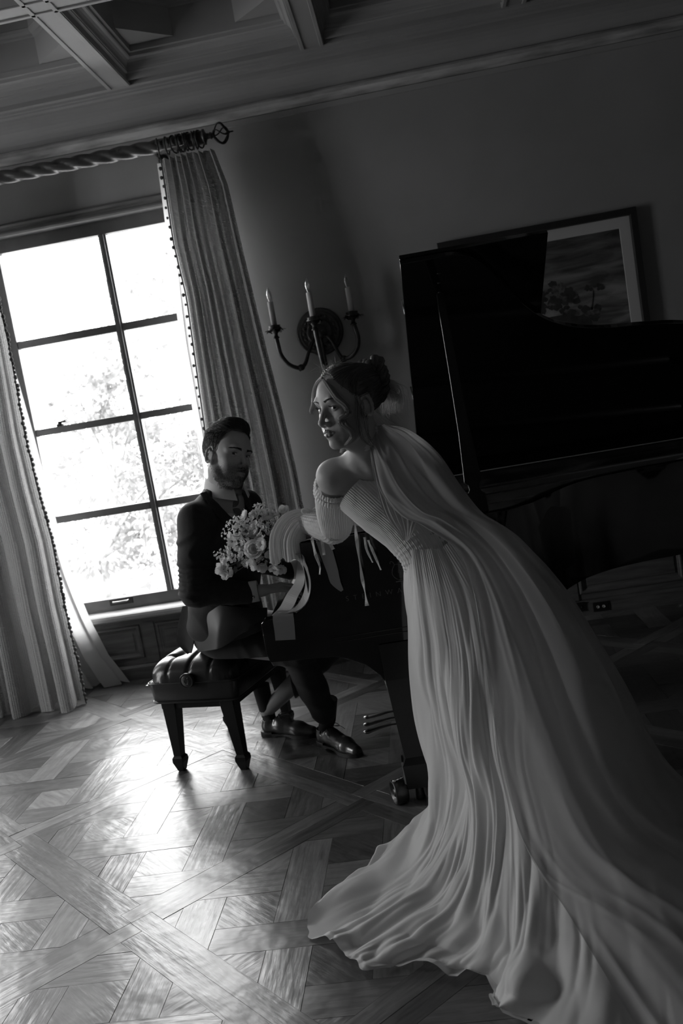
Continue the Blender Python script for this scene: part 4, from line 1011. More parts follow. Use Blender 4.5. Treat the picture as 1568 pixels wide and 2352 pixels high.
class Head:
    """local frame: x = person's right, y = forward, z = up; origin between the ears at eye level"""
    def __init__(h, R, T, s): h.R = np.array(R); h.T = np.array(T, float); h.s = s
    def w(h, p): return h.R @ (np.array(p, float) * h.s) + h.T
    def W(h, P): return (np.asarray(P, float) * h.s) @ h.R.T + h.T
    def L(h, P): return (np.asarray(P) - h.T) @ h.R / h.s
    def sculpt(h, S, male, neck):
        s = h.s
        def el(c, r, k=.012, mode='add'): S.el(h.w(c), np.array(r) * s, h.R, k * s, mode)
        def rc(a, b, ra, rb, k=.010, mode='add'): S.rc(h.w(a), h.w(b), ra * s, rb * s, k * s, mode)
        el((0, -.012, .033), (.073, .094, .083), .0)
        el((0, .030, .032), (.060, .052, .056), .03)
        el((0, .028, -.036), (.054 if male else .051, .052, .068), .03)
        el((0, .045, -.062), (.036, .038, .038), .02)
        jw = .055 if male else .050; jr = .017 if male else .014
        for q in (-1, 1):
            rc((q * jw, -.004, -.046), (q * (jw - .010), .022, -.082), jr, jr, .02); rc((q * (jw - .010), .022, -.082), (q * .016, .060, -.104), jr, jr * .95, .02)
            el((q * .043, .050, -.022), (.020, .021, .017), .02); el((q * .032, .056, -.052), (.021, .021, .028), .02)
            rc((q * .006, .079, .021), (q * .032, .077, .027 if not male else .024), .008, .0085, .014); rc((q * .032, .077, .024), (q * .050, .058, .014), .008, .007, .014)
        el((0, .067, -.101), (.020 if male else .016, .017, .016), .016)
        for q in (-1, 1): el((q * .0315, .094, .000), (.0175, .016, .0115), .009, 'sub')
        rc((0, .078, .014), (0, .102, -.032), .0065, .0085, .011); el((0, .1045, -.038), (.0095, .0095, .0085), .006)
        for q in (-1, 1):
            el((q * .0120, .0925, -.0425), (.0078, .0105, .0075), .005); el((q * .0065, .0965, -.0505), (.0035, .0055, .0035), .002, 'sub')
        el((0, .072, -.068), (.028, .021, .020), .014)
        h.lips = []
        for q in (-1, 1):
            for a, b, ra, rb in (((q * .0035, .0925, -.0625), (q * .012, .0895, -.0650), .0042, .0038), ((q * .012, .0895, -.0650), (q * .0235, .0800, -.0680), .0038, .0014)):
                rc(a, b, ra, rb, .003); h.lips.append((a, b))
            for a, b, ra, rb in (((q * .0, .0910, -.0752), (q * .011, .0885, -.0742), .0052, .0045), ((q * .011, .0885, -.0742), (q * .0225, .0800, -.0690), .0045, .0012)):
                rc(a, b, ra, rb, .003); h.lips.append((a, b))
            rc((q * .0, .0965, -.0690), (q * .012, .0935, -.0693), .0010, .0010, .0022, 'sub'); rc((q * .012, .0935, -.0693), (q * .023, .0835, -.0692), .0010, .0008, .0022, 'sub')
        rc((0, .094, -.052), (0, .094, -.058), .0022, .0022, .004, 'sub')
        for q in (-1, 1):     # ears
            c = (q * .0745, -.010, -.010); pts = [(q * (.070 + .010 * (1 if 0.6 < a < 4.2 else .5)), -.010 - .017 * math.sin(a - .2), -.008 + .030 * math.cos(a)) for a in np.linspace(-.9, 3.6, 10)]
            for a, b in zip(pts[:-1], pts[1:]): rc(a, b, .0042, .0042, .004)
            el((q * .073, -.008, -.014), (.0045, .014, .022), .006); el((q * .0735, .001, -.036), (.005, .007, .009), .006)
            rc((q * .073, .004, -.008), (q * .074, .003, -.024), .004, .004, .004)
        nr = .050 if male else .047
        S.rc(h.w((0, -.028, -.055)), neck, nr * s, nr * 1.06 * s, .022); S.rc(h.w((0, .02, -.095)), np.array(neck) * .6 + h.w((0, .0, -.10)) * .4, .030 * s, .034 * s, .02)
    def lip_faces(h, V, F, r=.0062):
        P = h.L(V[F].mean(1)); d = np.full(len(P), 9.)
        for a, b in h.lips:
            a = np.array(a); b = np.array(b); ba = b - a; t = np.clip(((P - a) @ ba) / (ba @ ba), 0, 1); d = np.minimum(d, np.linalg.norm(P - a - t[:, None] * ba, axis=1))
        return d < r
    def eyes(h, parent, look, mats, male, lidmat, field=None, foff=(0, 0, 0)):
        """eyeball with iris and pupil, lids, lashes, brow; look = world point"""
        look = h.L(np.array(look)[None])[0]
        def front(x, z):
            for y in np.arange(.112, .04, -.0006):
                p = h.w((x, y, z)) + np.array(foff); i = np.round((p - field.lo) / field.h).astype(int)
                if (i >= 0).all() and (i < field.n).all() and field.G[tuple(i)] < 0: return y + .0008
            return .08
        for q in (-1, 1):
            c = np.array([q * .0315, .0685, .0]); d = look - c; d /= np.linalg.norm(d); d = d * .8 + np.array([0, 1, 0]) * .2; d /= np.linalg.norm(d)
            m = MB(); a = np.cross(d, [0, 0, 1]); a /= np.linalg.norm(a); b = np.cross(a, d); r = .0122; rings = [0, .10, .17, .19, .30, .44, .50, .8, 1.2, 1.6, 2.2, 3.14]
            P = [[h.w(c + r * (1.03 if t < .45 else 1) * (d * math.cos(t) + (a * math.cos(2 * PI * j / 20) + b * math.sin(2 * PI * j / 20)) * math.sin(t))) for j in range(20)] for t in rings]
            for i in range(len(rings) - 1):
                m.mi = 0 if rings[i] >= .44 else (1 if rings[i] >= .17 else 2); m.grid([P[i], P[i + 1]], closed_v=True)
            m.build('eyeball', mats, parent)
            # lids: shells hugging the eyeball, leaving an almond opening
            for up in (1, -1):
                P = []
                for i in range(17):
                    u = -1 + i / 8; row = []
                    az = u * 1.12; edge = (.36 if up > 0 else -.30) * math.sqrt(max(0, 1 - u * u)) + .03 * q * u * 0 + (.04 if male else .03) * u * q * 1
                    for j in range(7):
                        e = edge + (up * 1.25 - edge) * (j / 6); R_ = .0134 if j else .0128
                        row.append(h.w(c + np.array([math.sin(az) * math.cos(e), math.cos(az) * math.cos(e), math.sin(e)]) * R_))
                    P.append(row)
                m = MB(); m.grid(P); m.build('eyelid', lidmat, parent)
                m = MB(); pts = [r_[0] for r_ in P]; m.tube(pts, [.00075 * h.s * (1 if up > 0 else .35)] * 17, 5)
                if up > 0:
                    for i in range(2, 16):
                        u = -1 + i / 8; p0 = h.L(np.array(P[i][0])[None])[0]; ln = .0062 if not male else .0035
                        m.tube([h.w(p0), h.w(p0 + np.array([u * .5 * ln, ln * .8, ln * .35])), h.w(p0 + np.array([u * .8 * ln, ln * 1.1, ln * 1.0]))], [.00045, .0003, .0001], 3)
                m.build('eyelashes', M['hair_dark'], parent)
            m = MB(); rs = np.random.RandomState(5 + q)
            n = 150 if male else 60
            for i in range(n):
                t = i / n; bx = q * (.012 + .040 * t); bz = .0195 + .0075 * math.sin(t * 2.3) + rs.uniform(-.0024, .0024) * (1.3 - t) * (1.35 if male else 1); by = front(bx, bz) + .0004
                if male: bz -= .002 + .003 * math.sin(t * 2.3)
                ln = .008; v = np.array([q * .9, -.25 - .5 * t, .35 - .8 * t]); v /= np.linalg.norm(v)
                p0 = np.array([bx, by, bz]); m.tube([h.w(p0), h.w(p0 + v * ln * .5 + np.array([0, .0008, 0])), h.w(p0 + v * ln)], [.0008, .0008, .0003], 3)
            m.build('eyebrow', M['hair_dark'], parent)
def strands(name, lines, rad, mt, parent, sides=4, kind=True):
    """lines (N,K,3) array, rad (K,) or (N,K)"""
    Lp = np.asarray(lines, float); N_, K, _ = Lp.shape; T = np.gradient(Lp, axis=1); T /= np.linalg.norm(T, axis=2, keepdims=True) + 1e-12
    ref = np.array([.31, .27, .91]); U = np.cross(T, ref); U /= np.linalg.norm(U, axis=2, keepdims=True) + 1e-12; Wv = np.cross(T, U); r = np.broadcast_to(np.asarray(rad, float), (N_, K))[:, :, None]
    V = np.stack([Lp + r * (U * math.cos(2 * PI * j / sides) + Wv * math.sin(2 * PI * j / sides)) for j in range(sides)], 2).reshape(-1, 3)
    n, k, s = np.meshgrid(np.arange(N_), np.arange(K - 1), np.arange(sides), indexing='ij'); b = (n * K + k) * sides
    F = np.stack([b + s, b + (s + 1) % sides, b + sides + (s + 1) % sides, b + sides + s], -1).reshape(-1, 4)
    o = np_mesh(name, V, F, mt, parent)
    if kind: o['kind'] = 'stuff'
    return o
def lock(path, n, spread, rs, curl=0.0, K=26, taper=.25):
    """bundle of strands following a path"""
    P = crom(path, 8); t0 = np.linspace(0, 1, len(P)); t = np.linspace(0, 1, K); C = np.stack([np.interp(t, t0, P[:, i]) for i in range(3)], 1)
    T = np.gradient(C, axis=0); T /= np.linalg.norm(T, axis=1)[:, None]; U = np.cross(T, [0, .3, .95]); U /= np.linalg.norm(U, axis=1)[:, None] + 1e-9; Wv = np.cross(T, U); out = []
    for i in range(n):
        a = rs.uniform(0, 2 * PI); r = spread * math.sqrt(rs.uniform(0, 1)); prof = (.35 + .65 * np.sin(PI * np.clip(t * .9 + .12, 0, 1))) ; prof = np.where(t > .8, prof * (1 + rs.uniform(-.3, 1.2) * (t - .8)), prof)
        tw = a + curl * t * 6; out.append(C + (U * np.cos(tw)[:, None] + Wv * np.sin(tw)[:, None]) * (r * prof)[:, None])
    return out
def hand(S, wrist, palm_dir, palm_n, size=1.0, curl=(.5, .5, .5, .55), side=1, spread=.12, thumb_curl=.4, k=.004):
    """palm_dir: wrist->knuckles, palm_n: out of the back of the hand; side: +1 thumb on +(dir x n)"""
    w = np.array(wrist, float); d = np.array(palm_dir, float); d /= np.linalg.norm(d); n = np.array(palm_n, float); n -= d * (n @ d); n /= np.linalg.norm(n); c = np.cross(d, n) * side
    q = size
    S.rc(w - d * .02 * q, w + d * .01 * q, .024 * q, .023 * q, .01)
    for j, off in enumerate((.030, .010, -.010, -.028)):
        S.rc(w + c * off * .45 * q, w + (d * .082 + c * off) * q, .0135 * q, .0105 * q, .012)
    S.rc(w + (c * .012) * q, w + (d * .035 + c * .030 - n * .008) * q, .016 * q, .014 * q, .012)
    lens = ((.040, .024, .020), (.044, .028, .021), (.041, .026, .021), (.032, .020, .018))
    for j, off in enumerate((.030, .010, -.010, -.028)):
        p = w + (d * .084 + c * off) * q; ang = 0; sp = spread * (1.5 - j); r = .0088 * q
        for i in range(3):
            ang += curl[j] * (.9 if i == 0 else .75); dd = d * math.cos(ang) - n * math.sin(ang) + c * sp * math.cos(ang); dd /= np.linalg.norm(dd)
            p2 = p + dd * lens[j][i] * q; S.rc(p, p2, r, r * .90, k); p = p2; r *= .90
    p = w + (d * .025 + c * .032 - n * .006) * q; r = .0115 * q; dd = d * .72 + c * .62 - n * .25
    for i, L_ in enumerate((.034, .030, .024)):
        dd = dd / np.linalg.norm(dd); p2 = p + dd * L_ * q; S.rc(p, p2, r, r * .88, .006 if i == 0 else k); p = p2; r *= .88; dd = dd - c * thumb_curl * .6 - n * thumb_curl * .3
M['skin'] = mat('skin', .40, .48, spec=.4, bump=.06, bscale=300); M['skin_groom'] = mat('skin_groom', .42, .5, spec=.4, bump=.08, bscale=300)
M['lips'] = mat('lips', .13, .32, spec=.5); M['lips_groom'] = mat('lips_groom', .22, .45)
M['hair_dark'] = mat('hair_dark', .03, .5); M['hair_bride'] = mat('hair_bride', .085, .38, spec=.6, noise=.5, nscale=6); M['hair_light'] = mat('hair_light', .36, .36, spec=.6); M['hair_groom'] = mat('hair_groom', .035, .42, spec=.5)
M['sclera'] = mat('sclera', .62, .15); M['iris'] = mat('iris', .05, .1, noise=.4, nscale=300); M['pupil'] = mat('pupil', .003, .05)
M['chiffon'] = mat('gown_chiffon', .88, .75, tl=.34, spec=.2, bump=.05, bscale=120, sheen=.2)
M['ruched'] = mat('ruched_gauze', .88, .8, tl=.22, spec=.2)
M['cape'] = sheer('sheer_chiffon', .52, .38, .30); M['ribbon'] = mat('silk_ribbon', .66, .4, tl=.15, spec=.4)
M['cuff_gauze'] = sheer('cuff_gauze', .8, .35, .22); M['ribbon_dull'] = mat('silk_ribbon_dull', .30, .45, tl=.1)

# ================================================================== THE BRIDE
bride = empty('person', (-.02, 2.90, 0), 0, 'person in a pale ruched gown with sheer train, leaning over the piano and looking back', 'person')
BO = Vector((-.02, 2.90, 0))
def own(o, root=None, off=None):
    """put a world-space mesh under its figure"""
    off = BO if off is None else off; o.data.transform(Matrix.Translation(-off)); o.parent = bride if root is None else root; return o
bh = Head([[-0.6681, -0.7438, -0.0198], [0.7438, -0.6683, 0.0092], [-0.02, -0.0086, 0.9998]], (-.2103, 2.763, 1.477), 1.02)
nb = np.array([-.183, 2.865, 1.335]); Ls = np.array([-.300, 2.905, 1.262]); Rs = np.array([-.070, 3.09, 1.262]); ch = np.array([-.175, 2.99, 1.205]); wa = np.array([-.045, 2.89, 1.02]); pe = np.array([.030, 2.885, .90])
Le = np.array([-.343, 3.115, 1.062]); Lw = np.array([-.475, 3.265, 1.088]); Re = np.array([-.183, 3.36, 1.062]); Rw = np.array([-.334, 3.46, 1.062])
S = SDF((-.76, 2.58, .80), (.26, 3.60, 1.64), .0042)
S.rc(nb + (0, .01, -.03), ch, .060, .085, .03); S.rc(ch, (ch + wa) / 2, .098, .088, .03); S.rc((ch + wa) / 2, wa, .088, .078, .03); S.rc(wa, pe, .080, .115, .04)
for a_, b_ in ((Ls, nb), (Rs, nb)): S.rc(a_, nb + (0, .01, -.01), .040, .034, .035)
S.rc(Ls, ch + (-.04, -.03, .0), .046, .06, .04); S.rc(Rs, ch + (.05, .03, .0), .046, .06, .04)
S.rc(Ls + (-.004, 0, 0), Ls * .45 + Le * .55, .047, .036, .025); S.rc(Ls * .45 + Le * .55, Le, .036, .031, .02); S.rc(Le, Lw, .031, .021, .015)
S.rc(Rs, Rs * .45 + Re * .55, .047, .036, .025); S.rc(Rs * .45 + Re * .55, Re, .036, .031, .02); S.rc(Re, Rw, .031, .021, .015)
# shoulder blades and the furrow of the spine
S.el(ch + (-.075, -.060, .045), (.035, .030, .050), None, .03); S.rc(nb + (-.035, -.055, -.04), ch + (.02, -.115, -.06), .006, .006, .030, 'sub')
bh.sculpt(S, False, nb)
hand(S, Lw + (-.02, .005, -.004), (-.9, .25, -.30), (-.15, -.1, .98), .92, (.75, .8, .85, .9), -1)
hand(S, Rw + (-.02, .005, -.014), (-.95, .15, -.10), (-.05, -.1, .98), .92, (.4, .45, .5, .55), 1)
V1, F1 = S.mesh()
# finer head laid over the same field
S2 = SDF(bh.T - .150, bh.T + .150, .0021)
S2.rc(nb + (0, .01, -.03), ch, .060, .085, .03)
for a_ in (Ls, Rs): S2.rc(a_, nb + (0, .01, -.01), .040, .034, .035)
bh.sculpt(S2, False, nb); V2, F2 = S2.mesh()
zc_ = lambda V: bh.L(V)[:, 2]
cutz = -.112
def keep(V, F, m):
    f = F[m[F].all(1)]; u, inv = np.unique(f, return_inverse=True); return V[u], inv.reshape(f.shape)
V1k, F1k = keep(V1, F1, ~((zc_(V1) > cutz + .006) & (np.linalg.norm(V1 - bh.T, axis=1) < .155) & (bh.L(V1)[:, 1] > -.2)))
V2k, F2k = keep(V2, F2, (zc_(V2) > cutz))
# legs and feet, hidden under the skirt
S3 = SDF((-.22, 2.66, -.01), (.30, 3.12, .90), .009)
for q, fx in ((-1, -.02), (1, .13)):
    hp_ = pe + (q * .07, q * .05, -.04); kn_ = np.array([fx - .01, 2.89 + q * .04, .50]); an_ = np.array([fx, 2.90 + q * .04, .10])
    S3.rc(hp_, kn_, .085, .055, .03); S3.rc(kn_, (kn_ + an_) / 2 + (0, -.01, .04), .052, .050, .02); S3.rc((kn_ + an_) / 2 + (0, -.01, .04), an_, .048, .034, .02); S3.rc(an_, an_ + (-.13, .07, -.06), .034, .024, .02); S3.rc(an_ + (.03, -.01, -.02), an_ + (.03, -.01, -.07), .028, .02, .01)
S3.rc(pe, pe + (0, 0, -.05), .13, .12, .04); V3, F3 = S3.mesh()
V, F = join([(V1k, F1k), (V2k, F2k), (V3, F3)])
mi = bh.lip_faces(V, F).astype(int)
o = np_mesh('body', V - np.array(BO), F, [M['skin'], M['lips']], bride, mi=mi); skin_bride = o
skin_in = lambda P: P
eyes_root = bride
class _Off:      # build helper parts in figure space
    pass
def eyes_for(h, root, off, male, look, mats, lid, field):
    h2 = Head(h.R, h.T - np.array(off), h.s); h2.eyes(root, np.array(look) - np.array(off), mats, male, lid, field, off)
eyes_for(bh, bride, BO, False, (0, 0, 1.5), [M['sclera'], M['iris'], M['pupil']], M['skin'], S2)
# earring
m = MB(); 
for k, zz in enumerate((-.040, -.047)): c = bh.w((-.080, .0, zz)) - np.array(BO); m.sphere(c, .0030, 8, 6)
m.build('earring', M['steel'], bride)

# ---- hair
rs = np.random.RandomState(21)
def cap_r(dirs, grow=1.0, male=False):
    """radius of the skull along local directions from (0,-.012,.033)"""
    r = np.array([.073, .094, .083]) * grow; return 1 / np.sqrt(((dirs / r) ** 2).sum(-1))
cc = np.array([0, -.012, .033])
def cap_mesh(h, tmax, grow, name, mt, root, off, bumpy=.002, topadd=None):
    na, nt = 96, 34; P = np.zeros((na, nt, 3))
    for i in range(na):
        ph = 2 * PI * i / na; tm = tmax(ph)
        for j in range(nt):
            th = tm * j / (nt - 1); d = np.array([math.sin(th) * math.sin(ph), math.sin(th) * math.cos(ph), math.cos(th)]); r = cap_r(d, grow)
            r *= 1 + bumpy * 8 * math.sin(14 * ph + 6 * th) * .3; r -= .008 * sstep(.90, 1.0, j / (nt - 1))
            if topadd: r += topadd(ph, th)
            P[i, j] = cc + d * r
    m = MB(); Wd = h.W(P.reshape(-1, 3)).reshape(na, nt, 3) - np.array(off); m.grid(Wd, closed_u=True); return m.build(name, mt, root), P
def tm_b(ph):        # hairline: ph=0 front, +-pi/2 sides, pi back
    a = abs((ph + PI) % (2 * PI) - PI); return float(np.interp(a, [0, .3, .5, .7, .9, 1.1, 1.35, 1.6, 1.8, 2.0, 2.3, PI], [.83, .92, 1.14, 1.40, 1.58, 1.72, 1.82, 1.66, 1.70, 2.05, 2.28, 2.32]))
cap_mesh(bh, tm_b, 1.10, 'hair_cap', M['hair_bride'], bride, BO)
bun = np.array([0.005, -.125, .062])
def slerp(a, b, t):
    om = np.arccos(np.clip((a * b).sum(), -1, 1)); return (np.sin((1 - t) * om)[:, None] * a + np.sin(t * om)[:, None] * b) / max(math.sin(om), 1e-4)
lines = []
for i in range(1500):
    ph = rs.uniform(-PI, PI); f = rs.uniform(.0, 1.0) ** .7; th = tm_b(ph) * (.35 + .65 * f) if abs(ph) < 2.4 else tm_b(ph) * rs.uniform(.6, 1); g = 1.10 + .035 * rs.uniform(0, 1)
    a = np.array([math.sin(th) * math.sin(ph), math.sin(th) * math.cos(ph), math.cos(th)]); b = bun - cc; b = b / np.linalg.norm(b); K = 20; t = np.linspace(0, 1, K)
    if abs(ph) < 1.2:  # swept sideways from the parting first
        mid = np.array([math.copysign(.75, ph), .25, .75]); mid /= np.linalg.norm(mid); D = (1 - t)[:, None] ** 2 * a + 2 * (t * (1 - t))[:, None] * mid + (t ** 2)[:, None] * b; D /= np.linalg.norm(D, axis=1)[:, None]
    else: D = slerp(a, b, t)
    rr = cap_r(D, g) + .006 * np.sin(PI * t) * rs.uniform(0, 1) + .016 * t ** 6 - .004 * (1 - t) ** 8; lines.append(cc + D * rr[:, None])
lines = np.array(lines); strands('hair_strands', (bh.W(lines.reshape(-1, 3)) - np.array(BO)).reshape(lines.shape), np.concatenate([np.full(18, .00085), [.0006, .0002]]), M['hair_bride'], bride)
# bun: braided coil of thick locks
ll_ = []
for k in range(3):
    path = []
    for t in np.linspace(0, 1, 26):
        a = 2 * PI * (1.15 * t) + 2.0; R_ = .046 - .014 * t; tw = 10 * PI * t + 2 * PI * k / 3
        c = bun + np.array([R_ * math.cos(a), .012 + .02 * t - .006, R_ * 1.25 * math.sin(a)]); rad = np.array([math.cos(a), 0, math.sin(a)]); path.append(c + (rad * math.cos(tw) + np.array([0, 1, 0]) * math.sin(tw)) * .010)
    path = np.array(path); m = MB(); m.tube([tuple(p) for p in bh.W(path) - np.array(BO)], [.0150 + .0025 * math.sin(i * 2.1) for i in range(26)], 8); m.build('bun_braid', M['hair_bride'], bride); ll_ += lock(path, 90, .0175, rs, 1.2, 60)
ll_ = np.array(ll_); strands('bun_strands', (bh.W(ll_.reshape(-1, 3)) - np.array(BO)).reshape(ll_.shape), .0007, M['hair_bride'], bride)
m = MB(); m.sphere(bh.w(bun + (0, .01, 0)) - np.array(BO), .044, 16, 10); m.build('bun_core', M['hair_bride'], bride)
# loose curls
def wlocks(name, paths, n, spread, mt, curl=.6, rad=.00042):
    L_ = []
    for p in paths: L_ += lock(np.array(p) - np.array(BO), n, spread, rs, curl)
    strands(name, np.array(L_), np.concatenate([np.full(22, rad), [rad * .8, rad * .6, rad * .4, rad * .15]]), mt, bride)
LOCK1 = [[-0.263, 2.7, 1.5624], [-0.2468, 2.68, 1.533], [-0.2314, 2.665, 1.5027], [-0.2098, 2.66, 1.4778], [-0.2085, 2.66, 1.4549], [-0.2313, 2.665, 1.4433], [-0.2288, 2.665, 1.4277], [-0.2118, 2.67, 1.4094], [-0.2052, 2.675, 1.3902], [-0.2185, 2.68, 1.3742], [-0.2344, 2.7, 1.3653]]
LOCK2 = [[-0.2667, 2.72, 1.5683], [-0.288, 2.75, 1.554], [-0.3018, 2.76, 1.5263], [-0.3104, 2.765, 1.495], [-0.3221, 2.77, 1.4771], [-0.314, 2.77, 1.4625]]
LOCK3 = [[-0.1596, 2.76, 1.3979], [-0.1896, 2.76, 1.3765], [-0.2186, 2.76, 1.3615], [-0.2422, 2.77, 1.3515], [-0.2544, 2.78, 1.3394]]
lk1b = [[x + .012, y + .004, z - .002] for x, y, z in LOCK1]
wlocks('front_curl', [LOCK1, lk1b], 50, .0085, M['hair_light']); wlocks('front_curl', [LOCK2], 60, .009, M['hair_light'])
wlocks('loose_curl', [LOCK3], 60, .015, M['hair_light'])
bw_ = lambda l: [list(bh.w(p)) for p in l]
tuft = []
for i in range(260):
    b0 = np.array([rs.uniform(-.02, .02), -.128 + rs.uniform(-.01, .01), .03 + rs.uniform(-.02, .02)]); d = np.array([rs.uniform(-.05, .02), -.05 * rs.uniform(.2, 1.1), 0]); tuft.append(crom([bh.w(b0), bh.w(b0 + d * .6 + [0, 0, .004]), bh.w(b0 + d * 1.0 + [0, 0, -.02]), bh.w(b0 + d * .95 + [rs.uniform(-.01, .01), .004, -.045 - rs.uniform(0, .03)])], 6) - np.array(BO))
strands('loose_curl', np.array(tuft), np.linspace(.0006, .0002, len(tuft[0])), M['hair_light'], bride)
if 0: wlocks('loose_curl', [bw_([(-.02, -.135, .03), (-.03, -.165, .02), (-.025, -.172, -.01), (-.015, -.155, -.03), (-.01, -.14, -.035)]), bw_([(0, -.13, .04), (-.01, -.17, .03), (-.01, -.175, .0), (.0, -.16, -.025)])], 90, .020, M['hair_light'])
wlocks('side_wisp', [bw_([(-.070, .02, .03), (-.078, .025, -.02), (-.070, .03, -.06), (-.062, .02, -.10), (-.066, -.01, -.13)]), bw_([(-.074, .0, .0), (-.080, .01, -.05), (-.070, .0, -.10), (-.075, -.02, -.14)])], 9, .010, M['hair_bride'], rad=.00035)
fz = []
for i in range(70):
    a = bh.w(cc + np.array([rs.uniform(-.03, .03), rs.uniform(.02, .075), .075 + rs.uniform(-.01, .01)])); d = rs.normal(size=3) * .008; fz.append(crom([a, a + [d[0], d[1], .012], a + [d[0] * 2.5, d[1] * 2, .016 + d[2]]], 5) - np.array(BO))
for i in range(40):
    a = bh.w(np.array([rs.uniform(-.05, .02), -.06 - rs.uniform(0, .04), -.05 + rs.uniform(-.02, .03)])); d = rs.normal(size=3) * .01; fz.append(crom([a, a + [.012 + d[0], d[1], -.02], a + [.022 + d[0] * 2, d[1] * 2, -.05 + d[2]]], 5) - np.array(BO))
strands('flyaway_hair', np.array(fz), .00035, M['hair_light'], bride, 3)

# ---- gown
GOWN = [[[-0.121, 2.95, 0.948], [-0.144, 2.97, 0.83], [-0.155, 3.0, 0.659], [-0.158, 3.03, 0.436], [-0.158, 3.05, 0.224], [-0.177, 3.07, 0.081], [-0.231, 3.094, 0.012]], [[-0.106, 2.83, 1.007], [-0.123, 2.8, 0.852], [-0.132, 2.78, 0.691], [-0.119, 2.78, 0.491], [-0.148, 2.8, 0.256], [-0.255, 2.688, 0.1], [-0.547, 2.535, 0.012]], [[-0.078, 2.79, 1.01], [-0.077, 2.72, 0.851], [-0.072, 2.68, 0.672], [-0.064, 2.66, 0.473], [-0.084, 2.66, 0.255], [-0.215, 2.49, 0.1], [-0.459, 2.345, 0.012]], [[-0.039, 2.785, 1.005], [-0.021, 2.68, 0.839], [-0.018, 2.62, 0.656], [-0.014, 2.58, 0.444], [-0.033, 2.54, 0.251], [-0.132, 2.323, 0.11], [-0.293, 2.247, 0.012]], [[-0.006, 2.79, 0.999], [0.044, 2.67, 0.845], [0.054, 2.58, 0.646], [0.049, 2.5, 0.443], [0.038, 2.42, 0.251], [-0.026, 2.169, 0.12], [-0.093, 2.144, 0.012]], [[0.031, 2.8, 1.022], [0.111, 2.68, 0.859], [0.14, 2.57, 0.65], [0.146, 2.46, 0.434], [0.139, 2.34, 0.242], [0.068, 2.034, 0.14], [-0.022, 1.978, 0.012]], [[0.05, 2.83, 1.048], [0.176, 2.72, 0.88], [0.233, 2.6, 0.666], [0.253, 2.46, 0.432], [0.262, 2.3, 0.235], [0.24, 1.927, 0.16], [0.203, 1.763, 0.012]], [[0.06, 2.87, 1.061], [0.221, 2.8, 0.911], [0.32, 2.72, 0.711], [0.373, 2.62, 0.482], [0.416, 2.5, 0.252], [0.407, 2.047, 0.18], [0.446, 1.757, 0.012]], [[0.056, 2.93, 1.06], [0.237, 2.92, 0.927], [0.361, 2.88, 0.732], [0.438, 2.84, 0.548], [0.496, 2.8, 0.342], [0.582, 2.605, 0.14], [0.749, 2.372, 0.012]], [[0.02, 2.98, 1.044], [0.189, 3.02, 0.916], [0.278, 3.04, 0.72], [0.335, 3.05, 0.497], [0.379, 3.06, 0.272], [0.502, 2.999, 0.08], [0.627, 2.914, 0.012]], [[-0.047, 3.0, 1.022], [0.057, 3.06, 0.884], [0.093, 3.09, 0.72], [0.108, 3.1, 0.514], [0.111, 3.11, 0.322], [0.143, 3.208, 0.05], [0.161, 3.141, 0.012]], [[-0.095, 2.99, 0.995], [-0.079, 3.04, 0.864], [-0.084, 3.07, 0.69], [-0.095, 3.09, 0.468], [-0.095, 3.1, 0.274], [-0.096, 3.189, 0.04], [-0.118, 3.142, 0.012]]]
def surf(ctrl, nu, nv, closed):
    C = np.array(ctrl, float); A = np.stack([crom(C[:, j], nu, closed) for j in range(C.shape[1])], 1); B_ = np.stack([crom(A[i], nv) for i in range(A.shape[0])], 0); return B_
def normals(P, closed):
    du = (np.roll(P, -1, 0) - np.roll(P, 1, 0)) if closed else np.gradient(P, axis=0); dv = np.gradient(P, axis=1); n = np.cross(du, dv); return n / (np.linalg.norm(n, axis=2, keepdims=True) + 1e-9)
def vnoise(seed, nu, nv, fu, fv, closed=True):
    """smooth value noise on the grid, periodic in u"""
    r = np.random.RandomState(seed); g = r.uniform(-1, 1, (fu, fv + 1)); u = np.arange(nu) / nu * fu; v = np.arange(nv) / (nv - 1) * fv * .9999; iu = u.astype(int); iv = v.astype(int); a = u - iu; b = v - iv; a = a * a * (3 - 2 * a); b = b * b * (3 - 2 * b)
    G = lambda i, j: g[(iu + i) % fu][:, iv + j]; return ((G(0, 0) * (1 - a)[:, None] + G(1, 0) * a[:, None]) * (1 - b) + (G(0, 1) * (1 - a)[:, None] + G(1, 1) * a[:, None]) * b)
def vn(seed, U, V, fu, fv):
    """value noise at any (u periodic, v) coordinates"""
    r = np.random.RandomState(seed); g = r.uniform(-1, 1, (fu, fv + 3)); U = (U % 1.0) * fu; V = np.clip(V, 0, 1) * fv; iu = np.floor(U).astype(int) % fu; iv = np.floor(V).astype(int); a = U - np.floor(U); b = V - iv; a = a * a * (3 - 2 * a); b = b * b * (3 - 2 * b)
    G = lambda i, j: g[(iu + i) % fu, iv + j]; return (G(0, 0) * (1 - a) + G(1, 0) * a) * (1 - b) + (G(0, 1) * (1 - a) + G(1, 1) * a) * b
def crease(n, p=1.0): return 1 - 2 * np.abs(n) ** p
def ridge(x): return 1 - np.abs(np.sin(x)) ** .75 * 1.0
P = surf(GOWN, 56, 34, True); nu, nv = P.shape[:2]; Nn = normals(P, True); u = np.arange(nu) / nu; v = np.linspace(0, 1, nv)
Ug, Vg = np.meshgrid(u, v, indexing='ij'); amp = .004 + .020 * sstep(.05, .75, Vg)
w1 = vnoise(1, nu, nv, 9, 5); w2 = vnoise(2, nu, nv, 24, 4); w3 = vnoise(3, nu, nv, 7, 3); w4 = vnoise(14, nu, nv, 46, 9)
